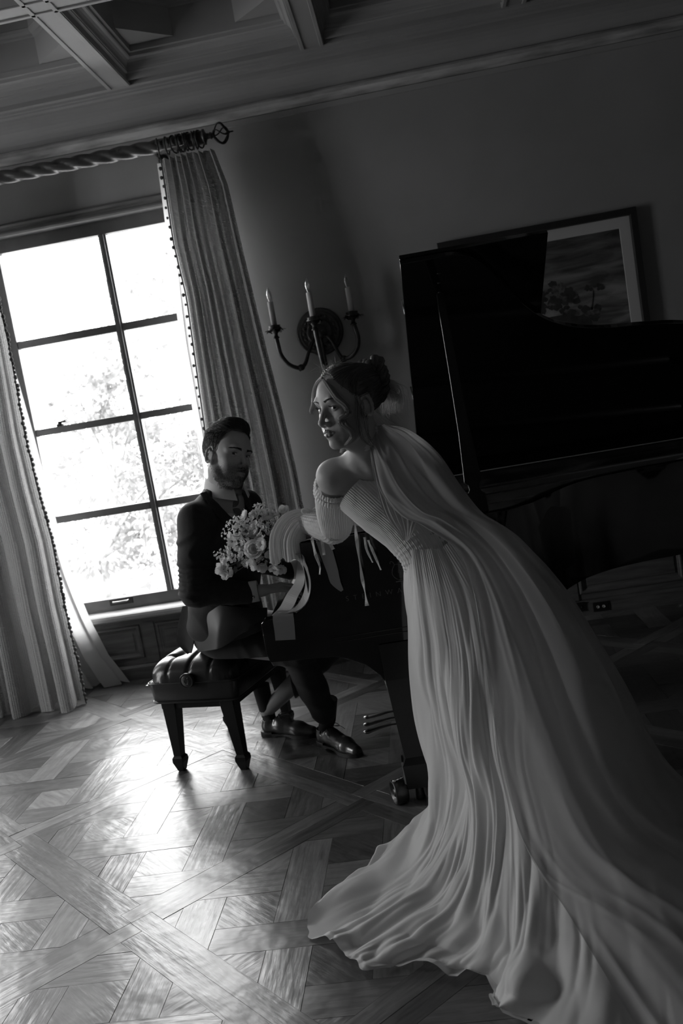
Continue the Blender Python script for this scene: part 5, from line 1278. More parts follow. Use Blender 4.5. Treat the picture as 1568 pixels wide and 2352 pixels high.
Uw = Ug + .035 * vn(31, Ug, Vg, 8, 4) + .05 * Vg * np.sin(2 * PI * Ug); big = vn(32, Uw, Vg, 17, 2); med = vn(33, Uw + .02 * Vg, Vg, 38, 3); fin_ = vn(34, Uw, Vg, 90, 4); puddle = vn(35, Ug, Vg, 22, 16)
fold = .95 * crease(big, 1.25) + .42 * crease(med, 1.2) * (.35 + .85 * sstep(.15, .6, Vg)) + .10 * crease(fin_, 1.2) + .10
fold_old = ridge(2 * PI * (Ug * 11 + .30 * w1 + .25 * Vg)) * (.6 + .6 * w3) + .55 * ridge(2 * PI * (Ug * 23 + .35 * w2 - .3 * Vg)) * (.5 + .5 * np.roll(w3, 90, 0)) + .25 * ridge(2 * PI * (Ug * 47 + .4 * w2)) * sstep(.35, 0, Vg)
disp = (fold - .55) * amp * 1.35 + .012 * w1 * sstep(.1, .6, Vg) + .012 * crease(puddle, 1.1) * sstep(.72, .9, Vg) + .0045 * crease(vn(38, Ug + .008 * np.sin(22 * Vg), Vg, 76, 9), 1) * sstep(.60, .85, Vg)
gathers = .0035 * ridge(PI * Ug * 90) * sstep(.16, .0, Vg)
P = P + Nn * (disp + gathers)[..., None] * np.where(Vg < .99, 1, .6)[..., None]
# scalloped, crumpled hem on the floor
hem = sstep(.84, 1, Vg); ctr = np.array([.0, 2.7, 0]); out_ = P - ctr; out_[..., 2] = 0; out_ /= np.linalg.norm(out_, axis=2, keepdims=True); P = P + out_ * (.035 * vn(36, Ug, Vg, 40, 3) * hem + .03 * w4 * hem)[..., None]
P[..., 2] = np.maximum(P[..., 2], .006 + .034 * np.clip(vn(37, Ug, Vg, 52, 12) + .2, 0, 1) * sstep(.7, .8, Vg))
Vv = P.reshape(-1, 3); I = np.arange(nu * nv).reshape(nu, nv); J = np.roll(I, -1, 0); Fq = np.stack([I[:, :-1], J[:, :-1], J[:, 1:], I[:, 1:]], -1).reshape(-1, 4)
own(np_mesh('skirt', Vv, Fq, M['chiffon']))

def sheet(name, ctrl, nu_, nv_, mt, fn, zmin=.02, off=0.0):
    Q = surf(ctrl, nv_, nu_, False)      # rows along the fall
    a, b = Q.shape[:2]; n = normals(Q, False); t = np.linspace(0, 1, a)[:, None]; s = np.linspace(0, 1, b)[None]; Q = Q + n * (fn(s, t) + off)[..., None]; Q[..., 2] = np.maximum(Q[..., 2], zmin)
    I = np.arange(a * b).reshape(a, b); Fq = np.stack([I[:-1, :-1], I[1:, :-1], I[1:, 1:], I[:-1, 1:]], -1).reshape(-1, 4); return own(np_mesh(name, Q.reshape(-1, 3), Fq, mt))
CAPE = [[[-0.154, 2.8, 1.395], [-0.136, 2.8, 1.399], [-0.115, 2.84, 1.396]], [[-0.164, 2.8, 1.35], [-0.122, 2.8, 1.363], [-0.05, 2.9, 1.364]], [[-0.161, 2.79, 1.283], [-0.09, 2.77, 1.307], [0.026, 2.93, 1.276]], [[-0.148, 2.78, 1.202], [-0.052, 2.74, 1.217], [0.079, 2.93, 1.165]], [[-0.099, 2.77, 1.128], [0.001, 2.72, 1.139], [0.136, 2.92, 1.067]], [[-0.04, 2.73, 1.087], [0.069, 2.7, 1.085], [0.217, 2.91, 0.991]], [[0.046, 2.67, 1.005], [0.142, 2.66, 0.989], [0.288, 2.88, 0.891]], [[0.071, 2.62, 0.892], [0.193, 2.6, 0.865], [0.356, 2.86, 0.769]], [[0.073, 2.56, 0.727], [0.223, 2.52, 0.717], [0.409, 2.84, 0.637]], [[0.071, 2.5, 0.555], [0.247, 2.44, 0.541], [0.476, 2.82, 0.465]], [[0.077, 2.43, 0.393], [0.278, 2.34, 0.383], [0.51, 2.78, 0.334]], [[0.092, 2.33, 0.285], [0.323, 2.22, 0.285], [0.558, 2.72, 0.225]], [[0.12, 2.21, 0.235], [0.393, 2.1, 0.25], [0.656, 2.64, 0.13]], [[0.158, 2.08, 0.215], [0.498, 1.97, 0.22], [0.8, 2.54, 0.08]], [[0.197, 1.90, 0.20], [0.588, 1.80, 0.19], [0.969, 2.40, 0.06]], [[0.25, 1.66, 0.17], [0.70, 1.50, 0.15], [1.15, 2.18, 0.05]]]
cape_ctrl = [[np.array(r[0]), np.array(r[1]), np.array(r[2]), np.array(r[2]) + np.array([-.02, .10, -.02 if i > 2 else -.005])] for i, r in enumerate(CAPE)]
def cfold(s, t):
    s, t = np.broadcast_arrays(s, t); g = sstep(0, .12, t); sw = s * .8 + .03 * np.sin(4 * t + 3 * s); return crease(vn(41, sw, t, 9, 3), .9) * (.004 + .010 * g) + crease(vn(42, sw, t, 26, 4), .9) * (.003 + .004 * g) + .006 * np.sin(7 * t + 5 * s)
sheet('cape', cape_ctrl, 48, 16, M['cape'], cfold, .022, .004)
SASH = [[[-0.162, 2.83, 1.388], [-0.142, 2.81, 1.393], [-0.121, 2.82, 1.389]], [[-0.167, 2.8, 1.317], [-0.146, 2.79, 1.294], [-0.119, 2.79, 1.297]], [[-0.163, 2.79, 1.23], [-0.132, 2.775, 1.213], [-0.078, 2.775, 1.218]], [[-0.151, 2.79, 1.14], [-0.112, 2.77, 1.13], [-0.053, 2.77, 1.127]], [[-0.122, 2.8, 1.073], [-0.101, 2.785, 1.079], [-0.067, 2.77, 1.082]], [[-0.108, 2.82, 1.036], [-0.102, 2.81, 1.039], [-0.086, 2.79, 1.044]]]
sheet('neck_drape', SASH, 30, 16, M['cape'], lambda s, t: (.004 * ridge(2 * PI * (s * 4 + .3 * t)) + .003 * np.sin(9 * s)) * np.sin(PI * np.clip(t, .1, 1)), .02, .008)
# tie at the nape: choker and gathered knot
m = MB(); pts = []
n0_ = bh.w((0, -.028, -.055)); nd = nb - n0_; nc = n0_ + nd * .52; nd = nd / np.linalg.norm(nd); nU = np.cross(nd, [0, 1, 0]); nU /= np.linalg.norm(nU); nW = np.cross(nd, nU); Pk = []
for a in np.linspace(0, 2 * PI, 72, endpoint=False):
    e = nU * math.cos(a) + nW * math.sin(a); rr = .0545 + .0012 * math.sin(9 * a); c = nc - np.array(BO) + nd * .004 * math.sin(2 * a + 1); Pk.append([tuple(c + e * (rr - .006) - nd * .016), tuple(c + e * rr - nd * .014), tuple(c + e * (rr + .003) - nd * .005), tuple(c + e * (rr + .001)), tuple(c + e * (rr + .003) + nd * .006), tuple(c + e * rr + nd * .014), tuple(c + e * (rr - .006) + nd * .016)])
m.grid(Pk, closed_u=True)
cK = np.array([-.150, 2.808, 1.392]) - np.array(BO)
for k in range(9): a = 2 * PI * k / 9; m.tube([tuple(cK + np.array(x)) for x in crom([(-.016, .004, .002), (-.006, -.012 + .004 * math.cos(a), .010 * math.sin(a) + .002), (.012, -.008 + .006 * math.cos(a), .012 * math.sin(a)), (.030, .0, .008 * math.sin(a) - .002)], 4)], [.004, .005, .006, .006, .0065, .0065, .007, .007, .0065, .006, .005, .004, .003], 8)
m.build('neck_tie', M['ribbon'], bride)

def frame_tube(path, rads, nu_, fn, name, mt, lat=None, K=60, wavy=0):
    """cloth tube along a path; rads (a,b) pairs; fn(theta, t)->displacement"""
    C = crom(path, 12); t0 = np.linspace(0, 1, len(C)); t = np.linspace(0, 1, K); C = np.stack([np.interp(t, t0, C[:, i]) for i in range(3)], 1); R0 = np.array(rads, float); tr = np.linspace(0, 1, len(R0)); A = np.interp(t, tr, R0[:, 0]); B_ = np.interp(t, tr, R0[:, 1])
    T = np.gradient(C, axis=0); T /= np.linalg.norm(T, axis=1)[:, None]; lat = np.array(lat if lat is not None else (0, 0, 1), float); U = lat - T * (T @ lat)[:, None]; U /= np.linalg.norm(U, axis=1)[:, None]; Wv = np.cross(T, U)
    th = np.linspace(0, 2 * PI, nu_, endpoint=False); TH, TT = np.meshgrid(th, t, indexing='ij'); D = fn(TH, TT)
    Q = C[None] + U[None] * ((A[None] + D) * np.cos(TH))[..., None] + Wv[None] * ((B_[None] + D) * np.sin(TH))[..., None]
    Q = Q + (T[-1][None, None] * (wavy * np.sin(5 * TH + 1) * np.sin(2 * TH) * sstep(.6, 1, TT))[..., None] if wavy else 0)
    I = np.arange(nu_ * K).reshape(nu_, K); J = np.roll(I, -1, 0); Fq = np.stack([I[:, :-1], J[:, :-1], J[:, 1:], I[:, 1:]], -1).reshape(-1, 4); return own(np_mesh(name, Q.reshape(-1, 3), Fq, mt)), Q
rw = np.random.RandomState(3)
def pleat(n, a, wob=.4, seedp=0.0): return lambda th, t: a * (ridge(n / 2 * th + wob * np.sin(5 * t + 3 * th + seedp) + .3 * np.sin(13 * t)) - .5)
def smock(n, m_, a): return lambda th, t: a * (ridge(n / 2 * th + .5 * np.sin(4 * t)) * .5 + ridge(PI * m_ * t + .8 * np.sin(2 * th)) - .7)
latv = np.array([-.8, -.6, 0])
bod_path = [ch + (-.012, -.004, .010), (ch * .6 + wa * .4), (ch * .25 + wa * .75), wa + (.004, 0, -.012), wa + (.022, 0, -.05)]
def bodfn(th, t): return pleat(100, .0030, .55)(th, t) * (1 - .4 * sstep(.55, .7, t)) + sstep(.55, .7, t) * smock(60, 20, .003)(th, t) * sstep(1.0, .9, t)
frame_tube(bod_path, [(.150, .113), (.138, .108), (.118, .096), (.112, .092), (.122, .100)], 520, bodfn, 'bodice', M['ruched'], latv, 90)
# frilled top edge
eT = ch + (-.012, -.004, .012)
# off-shoulder sleeves
def sleeve(Sh, El, Wr, fine, nm):
    ax = (El - Sh); p0 = Sh + ax * .16
    frame_tube([p0, Sh + ax * .45, Sh + ax * .75, El + (Wr - El) * .02 + (0, -.002, 0)], [(.062, .060), (.066, .062), (.063, .058), (.050, .050)], 260 if fine else 120, lambda th, t: pleat(56, .0034, .5)(th, t) + .006 * np.sin(PI * t) * np.sin(3 * th), nm, M['ruched'], (0, 0, 1), 70)
    frame_tube([El + (Sh - El) * .10, El + (Wr - El) * .12, El + (Wr - El) * .5, Wr], [(.052, .050), (.054, .052), (.047, .046), (.034, .034)], 200 if fine else 100, lambda th, t: smock(24, 26, .0036)(th, t), nm, M['ruched'], (0, 0, 1), 110)
    # double frilled band at the top of the sleeve
    for dz, rr in ((0, .064), (-.028, .067)):
        c = p0 + ax / np.linalg.norm(ax) * (-dz); T = ax / np.linalg.norm(ax); U = np.cross(T, [0, 0, 1]); U /= np.linalg.norm(U); Wv = np.cross(T, U); m = MB(); Pq = []
        for j in range(360):
            a = 2 * PI * j / 360; r = rr + .0012 * math.sin(40 * a + 2 * math.sin(3 * a)); d = U * math.cos(a) + Wv * math.sin(a); w_ = .012 + .0012 * math.sin(23 * a) * math.sin(5 * a); e = c + d * r - np.array(BO)
            Pq.append([tuple(e - T * w_ - d * .003), tuple(e - T * w_ * .5 + d * .002), tuple(e + d * .0035), tuple(e + T * w_ * .5 + d * .002), tuple(e + T * w_ - d * .003)])
        m.grid(Pq, closed_u=True); m.build('sleeve_frill', M['ruched'], bride)
sleeve(Ls, Le, Lw, True, 'left_sleeve'); sleeve(Rs, Re, Rw, False, 'right_sleeve')
# pleated bell cuff falling from the left wrist
cuff_path = [Lw + (.025, -.01, .0), Lw + (-.015, -.005, .004), Lw + (-.042, -.02, -.014), Lw + (-.060, -.035, -.055), Lw + (-.060, -.045, -.122)]
frame_tube(cuff_path, [(.036, .036), (.040, .042), (.048, .050), (.044, .056), (.036, .060)], 480, lambda th, t: (.0015 + .0065 * t) * (ridge(17 * th + .9 * np.sin(3 * t + 2 * th)) - .5) + .012 * t * np.sin(4 * th + 1) + .004 * t * np.sin(9 * th), 'bell_cuff', M['cuff_gauze'], (.3, -.95, 0), 60, .016)
m = MB()      # bow tied at the wrist and elbow
def bow(c, s_=1.0, up=(0, 0, 1)):
    for q in (-1, 1):
        pts = [c, c + np.array([q * .014, -.006, .012]) * s_, c + np.array([q * .030, -.006, .014]) * s_, c + np.array([q * .030, -.006, .004]) * s_, c + np.array([q * .012, -.006, .002]) * s_, c]
        m.tube([tuple(p - np.array(BO)) for p in crom(pts, 4)], .0045 * s_, 6, flat=.35, up=(0, 1, 0))
    m.sphere(c - np.array(BO), .005 * s_, 8, 6)
bow(Lw + (.040, -.03, .034)); bow(Le + (-.005, -.045, -.028), .6); m.build('sleeve_bow', M['ribbon'], bride)
def strip(name, pts, wds, mt, root, side=(1, 0, 0), th=.0008, off=BO, tw=0.0):
    """ribbon: thin band along a path"""
    C = crom(pts, 6); k = len(C); wv = np.interp(np.linspace(0, 1, k), np.linspace(0, 1, len(wds)), wds); T = np.gradient(C, axis=0); T /= np.linalg.norm(T, axis=1)[:, None] + 1e-9; sd = np.array(side, float); P_ = []
    for i in range(k):
        s = sd - T[i] * (sd @ T[i]); s /= np.linalg.norm(s) + 1e-9; n = np.cross(T[i], s); a = tw * math.sin(3.1 * i / k * PI); s2 = s * math.cos(a) + n * math.sin(a); n2 = np.cross(T[i], s2); c = C[i] - np.array(off)
        P_.append([tuple(c - s2 * wv[i] / 2 - n2 * th), tuple(c + s2 * wv[i] / 2 - n2 * th), tuple(c + s2 * wv[i] / 2 + n2 * th), tuple(c - s2 * wv[i] / 2 + n2 * th)])
    m = MB(); m.grid(P_, closed_v=True, smooth=False); m.add(P_[0], [(0, 1, 2, 3)]); m.add(P_[-1], [(3, 2, 1, 0)]); return m.build(name, mt, root)
strip('gown_ribbon', [(-.262, 2.985, 1.150), (-.268, 3.00, 1.09), (-.274, 3.03, 1.027), (-.279, 3.06, .95), (-.283, 3.09, .88), (-.282, 3.10, .83), (-.284, 3.11, .785)], [.009, .014, .012, .008, .012, .008, .015], M['ribbon'], bride, tw=1.2)
strip('gown_ribbon', [(-.436, 3.13, 1.04), (-.434, 3.145, .98), (-.428, 3.15, .94), (-.433, 3.15, .91)], [.010, .012, .007, .006], M['ribbon'], bride, tw=.8)
strip('gown_ribbon', [(-.402, 3.13, 1.04), (-.405, 3.145, 1.0), (-.406, 3.15, .976)], [.013, .010, .011], M['ribbon'], bride, tw=.5)
strip('gown_ribbon', [(-.384, 3.13, 1.04), (-.377, 3.145, 1.01), (-.371, 3.15, .991)], [.010, .012, .013], M['ribbon'], bride, tw=.3)
strip('gown_ribbon', [(-.250, 3.06, 1.03), (-.252, 3.10, .98), (-.241, 3.12, .93)], [.008, .009, .005], M['ribbon'], bride, tw=.9)
strip('gown_ribbon', [(-.238, 3.05, 1.02), (-.232, 3.10, .97), (-.217, 3.12, .90)], [.008, .010, .006], M['ribbon'], bride, tw=.9)
# ================================================================== THE GROOM
GO = Vector((-.97, 3.86, 0))
groom = empty('person', tuple(GO), 0, 'person in a dark suit and tie seated at the piano keys', 'person')
def ownG(o): return own(o, groom, GO)
gh = Head([[-0.5655, 0.7844, 0.255], [-0.7612, -0.6153, 0.2047], [0.3175, -0.0784, 0.945]], (-.793, 3.68, 1.351), 1.08)
A3 = lambda *p: np.array(p, float)
nbG = A3(-.852, 3.735, 1.215); RS, LS = A3(-.943, 3.572, 1.125), A3(-.800, 3.888, 1.118)
RE, RWr = A3(-1.003, 3.585, .835), A3(-.775, 3.628, .792); LE, LWr = A3(-.800, 4.02, .85), A3(-.640, 3.95, .80)
HP = A3(-.985, 3.90, .61); FT = A3(.86, -.51, 0); FT /= np.linalg.norm(FT); LT = A3(.51, .86, 0) / np.linalg.norm([.51, .86])   # forward, to his left
RB = np.stack([LT, FT, A3(0, 0, 1)], 1)
RK, RA = A3(-.670, 3.735, .495), A3(-.610, 3.885, .125); LK, LA = A3(-.47, 4.05, .475), A3(-.925, 4.125, .125)
RH, LH = A3(-.985, 3.80, .575), A3(-.935, 4.02, .575)
# skin: head, neck, hands and the body under the suit
S = SDF((-1.16, 3.38, .40), (-.40, 4.20, 1.30), .0060)
S.rc(nbG, A3(-.89, 3.77, 1.0), .07, .12, .04); S.rc(A3(-.89, 3.77, 1.0), HP + (0, 0, .06), .115, .120, .04)
for s_, e_, w_ in ((RS, RE, RWr), (LS, LE, LWr)): S.rc(nbG + (0, 0, -.05), s_, .05, .05, .03); S.rc(s_, e_, .048, .040, .02); S.rc(e_, w_, .040, .026, .015)
for h_, k_ in ((RH, RK), (LH, LK)): S.rc(h_, k_, .072, .052, .03)
V1, F1 = S.mesh()
S2 = SDF(gh.T - (.165, .165, .195), gh.T + (.165, .165, .165), .0024); S2.rc(nbG, A3(-.89, 3.77, 1.0), .07, .12, .04); gh.sculpt(S2, True, nbG); V2, F2 = S2.mesh()
S3 = SDF((-.86, 3.50, .68), (-.50, 3.74, .90), .0025)
hand(S3, RWr + (.028, .004, -.002), (.97, .10, .02), (.0, -.15, .98), 1.0, (.38, .42, .46, .5), -1, .10, .3); S3.rc(RWr - (.03, .004, 0), RWr + (.03, 0, 0), .026, .023, .01); V3, F3 = S3.mesh()
S4 = SDF((-.72, 3.84, .68), (-.42, 4.08, .90), .0030)
hand(S4, LWr + (.028, .0, -.002), (.97, -.05, .02), (.0, .1, .98), 1.0, (.38, .42, .46, .5), 1, .10, .3); S4.rc(LWr - (.03, .0, 0), LWr + (.03, 0, 0), .026, .023, .01); V4, F4 = S4.mesh()
S5 = SDF((-1.02, 3.66, .05), (-.48, 4.22, .58), .008)
for k_, a_ in ((RK, RA), (LK, LA)): S5.rc(k_, k_ * .6 + a_ * .4, .050, .050, .02); S5.rc(k_ * .6 + a_ * .4, a_, .050, .034, .02)
V5, F5 = S5.mesh(); F1 = F1[(V1[F1].mean(1)[:, 2] < 1.19)]
V, F = join([(V1, F1), (V2, F2), (V3, F3), (V4, F4), (V5, F5)])
o = np_mesh('body', V - np.array(GO), F, [mat('skin_face', .42, .5, spec=.4, attr='tone', bump=.08, bscale=300), M['lips_groom']], groom, mi=gh.lip_faces(V, F, .0052).astype(int))
Lc = gh.L(V); beard = sstep(-.030, -.062, Lc[:, 2] - .25 * (Lc[:, 1] - .06)) * sstep(-.03, .0, Lc[:, 1] + .0) * sstep(-.135, -.10, Lc[:, 2]); must = np.exp(-((Lc[:, 2] + .057) / .008) ** 2 - (Lc[:, 0] / .026) ** 2) * (Lc[:, 1] > .07)
near = np.linalg.norm(Lc, axis=1) < .16; tone = 1 - .38 * np.clip(beard + .9 * must, 0, 1) * near
a_ = o.data.attributes.new('tone', 'FLOAT', 'POINT'); a_.data.foreach_set('value', tone.astype(np.float32))
eyes_for(gh, groom, GO, True, (0, 0, 1.5), [M['sclera'], M['iris'], M['pupil']], M['skin_groom'], S2)
# short beard stubble and moustache
rs = np.random.RandomState(8); st = []
Vh = V2; Lh = gh.L(Vh); bm = (sstep(-.030, -.062, Lh[:, 2] - .25 * (Lh[:, 1] - .06)) * sstep(-.02, .01, Lh[:, 1]) * (Lh[:, 2] > -.125)) ; mm_ = np.exp(-((Lh[:, 2] + .0565) / .006) ** 2 - (Lh[:, 0] / .024) ** 2) * (Lh[:, 1] > .075)
lipd = (np.abs(Lh[:, 2] + .070) < .0085) & (np.abs(Lh[:, 0]) < .022) & (Lh[:, 1] > .07)
for j in np.nonzero(((rs.uniform(size=len(Vh)) < .55 * bm) | (rs.uniform(size=len(Vh)) < mm_)) & ~lipd)[0]:
    n = Lh[j] - np.array([0, 0, -.04]); n /= np.linalg.norm(n); p = Lh[j]; e = p + n * .0028 + np.array([rs.uniform(-.001, .001), 0, -.0028]); st.append([p - n * .0006, (p + e) / 2, e])
st = np.array(st); strands('stubble', (gh.W(st.reshape(-1, 3)) - np.array(GO)).reshape(st.shape), [.00032, .0003, .0001], M['hair_groom'], groom, 3)
def tm_g(ph):
    a = abs((ph + PI) % (2 * PI) - PI); return float(np.interp(a, [0, .35, .55, .75, .95, 1.1, 1.25, 1.45, 1.6, 1.8, 2.1, 2.5, PI], [.98, .98, .96, 1.10, 1.32, 1.60, 2.00, 1.98, 1.62, 1.75, 2.15, 2.25, 2.28]))
quiff = lambda ph, th: .017 * math.exp(-((th - .62) / .40) ** 2) * max(0, .35 + .65 * math.cos(ph)) + .010 * math.exp(-(th / .8) ** 2)
cap_mesh(gh, tm_g, 1.065, 'hair_cap', M['hair_groom'], groom, GO, .001, quiff)
lines = []
for i in range(2600):
    ph = rs.uniform(-PI, PI); th = tm_g(ph) * math.sqrt(rs.uniform(0.0, 1)); K = 8; t = np.linspace(0, 1, K)
    d0 = np.array([math.sin(th) * math.sin(ph), math.sin(th) * math.cos(ph), math.cos(th)])
    if th < 1.0: step = np.array([.35, -.9 if ph and abs(ph) > 1.2 else -.75, .1]); ln = .42
    else: step = np.array([0, -.55, -.8]); ln = .20
    step = step - d0 * (d0 @ step); step /= np.linalg.norm(step) + 1e-9; D = d0 + step * (t * ln)[:, None]; D /= np.linalg.norm(D, axis=1)[:, None]
    th2 = np.arccos(np.clip(D[:, 2], -1, 1)); ph2 = np.arctan2(D[:, 0], D[:, 1]); rr = cap_r(D, 1.065) + np.array([quiff(a, b) for a, b in zip(ph2, th2)]) + (.004 + .006 * rs.uniform()) * np.sin(PI * np.clip(t, .05, .7)) * (1.0 if th < 1.0 else .35); lines.append(cc + D * rr[:, None])
lines = np.array(lines); strands('hair_strands', (gh.W(lines.reshape(-1, 3)) - np.array(GO)).reshape(lines.shape), [.0009, .0009, .0009, .0009, .0008, .0007, .0005, .0002], M['hair_groom'], groom)
# ---- suit
M['suit'] = mat('suit_wool', .026, .72, spec=.3, sheen=.10, bump=.2, bscale=500, noise=.15, nscale=50); M['suit_lining'] = mat('suit_lining', .20, .38, spec=.5); M['shirt'] = mat('shirt_cotton', .8, .7); M['tie'] = mat('tie_silk', .13, .4, spec=.5)
M['trouser'] = mat('trouser_wool', .036, .7, spec=.3, sheen=.10, bump=.2, bscale=500); M['sock'] = mat('sock', .02, .85); M['shoe'] = mat('shoe_leather', .045, .28, spec=.6, coat=.3); M['sole'] = mat('shoe_sole', .018, .5)
J = SDF((-1.20, 3.40, .50), (-.55, 4.18, 1.25), .0062)
def torso(J, g, top=True):
    J.el(A3(-.880, 3.735, 1.015), A3(.185, .125, .150) + g, RB, .0); J.el(A3(-.915, 3.78, .86), A3(.165, .120, .16) + g, RB, .05); J.el(A3(-.960, 3.85, .70), A3(.168, .128, .150) + g, RB, .05)
    if top:
        for s_ in (RS, LS): J.rc(nbG + (-.012, .006, -.022), s_ + (0, 0, .008), .052 + g, .040 + g, .04); J.el(s_ + (0, 0, -.03), A3(.056, .064, .062) + g, RB, .03)
torso(J, .010)
J.rc(RS, RS * .5 + RE * .5 + (-.004, 0, 0), .072, .064, .02); J.rc(RS * .5 + RE * .5 + (-.004, 0, 0), RE, .064, .060, .02); J.rc(RE, RWr + (-.03, 0, .0), .058, .046, .02)
J.rc(LS, LE, .070, .058, .02); J.rc(LE, LWr + (-.03, 0, 0), .056, .042, .02)
# skirt of the jacket over hip and thigh
J.el(A3(-.975, 3.86, .64), A3(.182, .138, .10), RB, .03); J.rc(A3(-.97, 3.76, .64), A3(-.83, 3.705, .655), .085, .055, .04)
# wrinkles: back of the sleeve, elbow and waist
def wr(X, Y, Z):
    arm = np.exp(-(((X + 1.02) / .09) ** 2 + ((Y - 3.575) / .11) ** 2)); f = .0095 * (1 - np.abs(np.sin(58 * (Z + .55 * X + .10 * np.sin(21 * Z) + .2 * Y)))) * arm * ((Z > .80) & (Z < 1.08))
    fore = np.exp(-(((Z - .80) / .07) ** 2 + ((Y - 3.60) / .09) ** 2)) * (X < -.82) * .0045 * (1 - np.abs(np.sin(48 * (X - .5 * Z)))); tail = .0045 * np.exp(-((Z - .66) / .08) ** 2) * (1 - np.abs(np.sin(30 * (X + .6 * Z)))) 
    return -(f + fore + tail)
J.warp(wr)
# open front: V between the lapels, and the flat hem
X = np.meshgrid(*[a.astype(np.float32) for a in J.ax], indexing='ij', sparse=True); c0 = A3(-.878, 3.735, 0)
lat = (X[0] - c0[0]) * LT[0] + (X[1] - c0[1]) * LT[1] - .004; fw = (X[0] - c0[0]) * FT[0] + (X[1] - c0[1]) * FT[1]
zb_ = .955; vv = np.maximum(np.abs(lat) * .93 - (X[2] - zb_) * .36, .045 - fw); J.G = np.maximum(J.G, -vv)
neck_ = np.sqrt((X[0] - nbG[0]) ** 2 + (X[1] - nbG[1]) ** 2) - .071; J.G = np.maximum(J.G, -np.maximum(neck_, 1.185 - X[2] + .25 * (-fw)))
J.G = np.maximum(J.G, .548 + .10 * (fw + .10) - X[2] + .55 * np.maximum(fw - .02, 0))
Vj, Fj = J.mesh(); Vj = smooth_mesh(Vj, Fj, 1, .4); jacket = ownG(np_mesh('jacket', Vj, Fj, M['suit']))
def surf_at(lat_, z, G=J, c=c0, start=.30):
    """front surface of the field at (lateral, height)"""
    for f in np.arange(start, 0, -.0025):
        p = c + LT * lat_ + FT * f; i = np.round((A3(p[0], p[1], z) - G.lo) / G.h).astype(int)
        if (i >= 0).all() and (i < G.n).all() and G.G[tuple(i)] < 0: return A3(p[0], p[1], z)
    return A3(*(c + LT * lat_ + FT * .1)[:2], z)
SH = SDF((-1.12, 3.50, .80), (-.60, 4.02, 1.26), .006); torso(SH, -.006); SH.rc(nbG + (0, 0, -.03), nbG + (.012, -.008, .03), .068, .064, .02)
Xs = np.meshgrid(*[a.astype(np.float32) for a in SH.ax], indexing='ij', sparse=True); tz = Xs[2] - 1.235 - .35 * ((Xs[0] - nbG[0]) * -FT[0] + (Xs[1] - nbG[1]) * -FT[1]); SH.G = np.maximum(SH.G, tz); Vs, Fs = SH.mesh(); ownG(np_mesh('shirt', smooth_mesh(Vs, Fs, 1), Fs, M['shirt']))
# collar wings, tie, lapels
def plate_(name, rows, mt, th=.003):
    P0 = np.array(rows, float) - np.array(GO); n = normals(P0, False); P1 = P0 + n * th; m = MB(); m.grid(P1); m.grid(P0[:, ::-1]); 
    b = np.concatenate([P0[0], P0[1:, -1], P0[-1, ::-1][1:], P0[::-1, 0][1:-1]]); b1 = np.concatenate([P1[0], P1[1:, -1], P1[-1, ::-1][1:], P1[::-1, 0][1:-1]]); m.grid([b, b1], closed_v=True); return m.build(name, mt, groom)
def on(lat_, z, out=.004): p = surf_at(lat_, z, SH); return p + FT * out
for q in (-1, 1):
    rows = []
    for k in range(9):
        a = k / 8; ang = q * (2.5 - 2.15 * a); rin = .073; d = FT * math.cos(ang) + LT * math.sin(ang); top = nbG + d * (rin - .004) + A3(.012, -.008, 0) * 1 + A3(0, 0, .060 - .030 * a); drop = .046 + .034 * a
        low = nbG + d * (rin + .012 + .010 * a) + A3(.012, -.008, .060 - .030 * a - drop); rows.append([top, (top + low) / 2 + d * .002, low])
    plate_('collar', rows, M['shirt'])
kn = nbG + FT * .082 + A3(0, 0, -.012)
m = MB(); P = []
for z, w, f in ((.020, .020, .0), (.010, .022, .006), (-.010, .017, .010), (-.020, .012, .006)): P.append([tuple(kn - np.array(GO) + LT * x * w + FT * (f + .006 * (1 - x * x)) + A3(0, 0, z)) for x in (-1, -.5, 0, .5, 1)])
m.grid(P); m.build('tie_knot', M['tie'], groom)
rows = []
for k in range(14):
    z = 1.185 - .32 * k / 13; w = .012 + .020 * min(1, k / 9); p = on(.004, max(z, .84), .010); rows.append([A3(p[0], p[1], z) + LT * x * w + FT * .003 * (1 - x * x) for x in (-1, -.5, 0, .5, 1)])
plate_('tie', rows, M['tie'])
for q in (-1, 1):
    rows = []
    for k in range(16):
        z = 1.225 - (1.225 - .945) * k / 15; e = ((z - zb_) * .36) / .93 + .001; wl = .052 * (1 - .75 * (k / 15) ** 2) * (1 if k > 3 else .75 + .08 * k); row = []
        if 3 < k < 6: wl *= 1.12 if k == 4 else 1.06
        for x in (0, .33, .66, 1.0):
            la = q * (max(e, 0) + wl * x) + .004; p = surf_at(la, min(z, 1.16)); row.append(A3(p[0], p[1], z) + FT * (.008 - .003 * x) - FT * .55 * max(0, z - 1.15))
        rows.append(row)
    lp = plate_('lapel', rows, M['suit'], .004)
for z in (.945, .865): 
    p = surf_at(.012, z) ; m = MB(); c = p + FT * .004 - np.array(GO); m.lathe([(0, 0), (.009, 0), (.010, .002), (.008, .004), (0, .003)], c, FT, 14); m.build('button', M['sole'], groom)
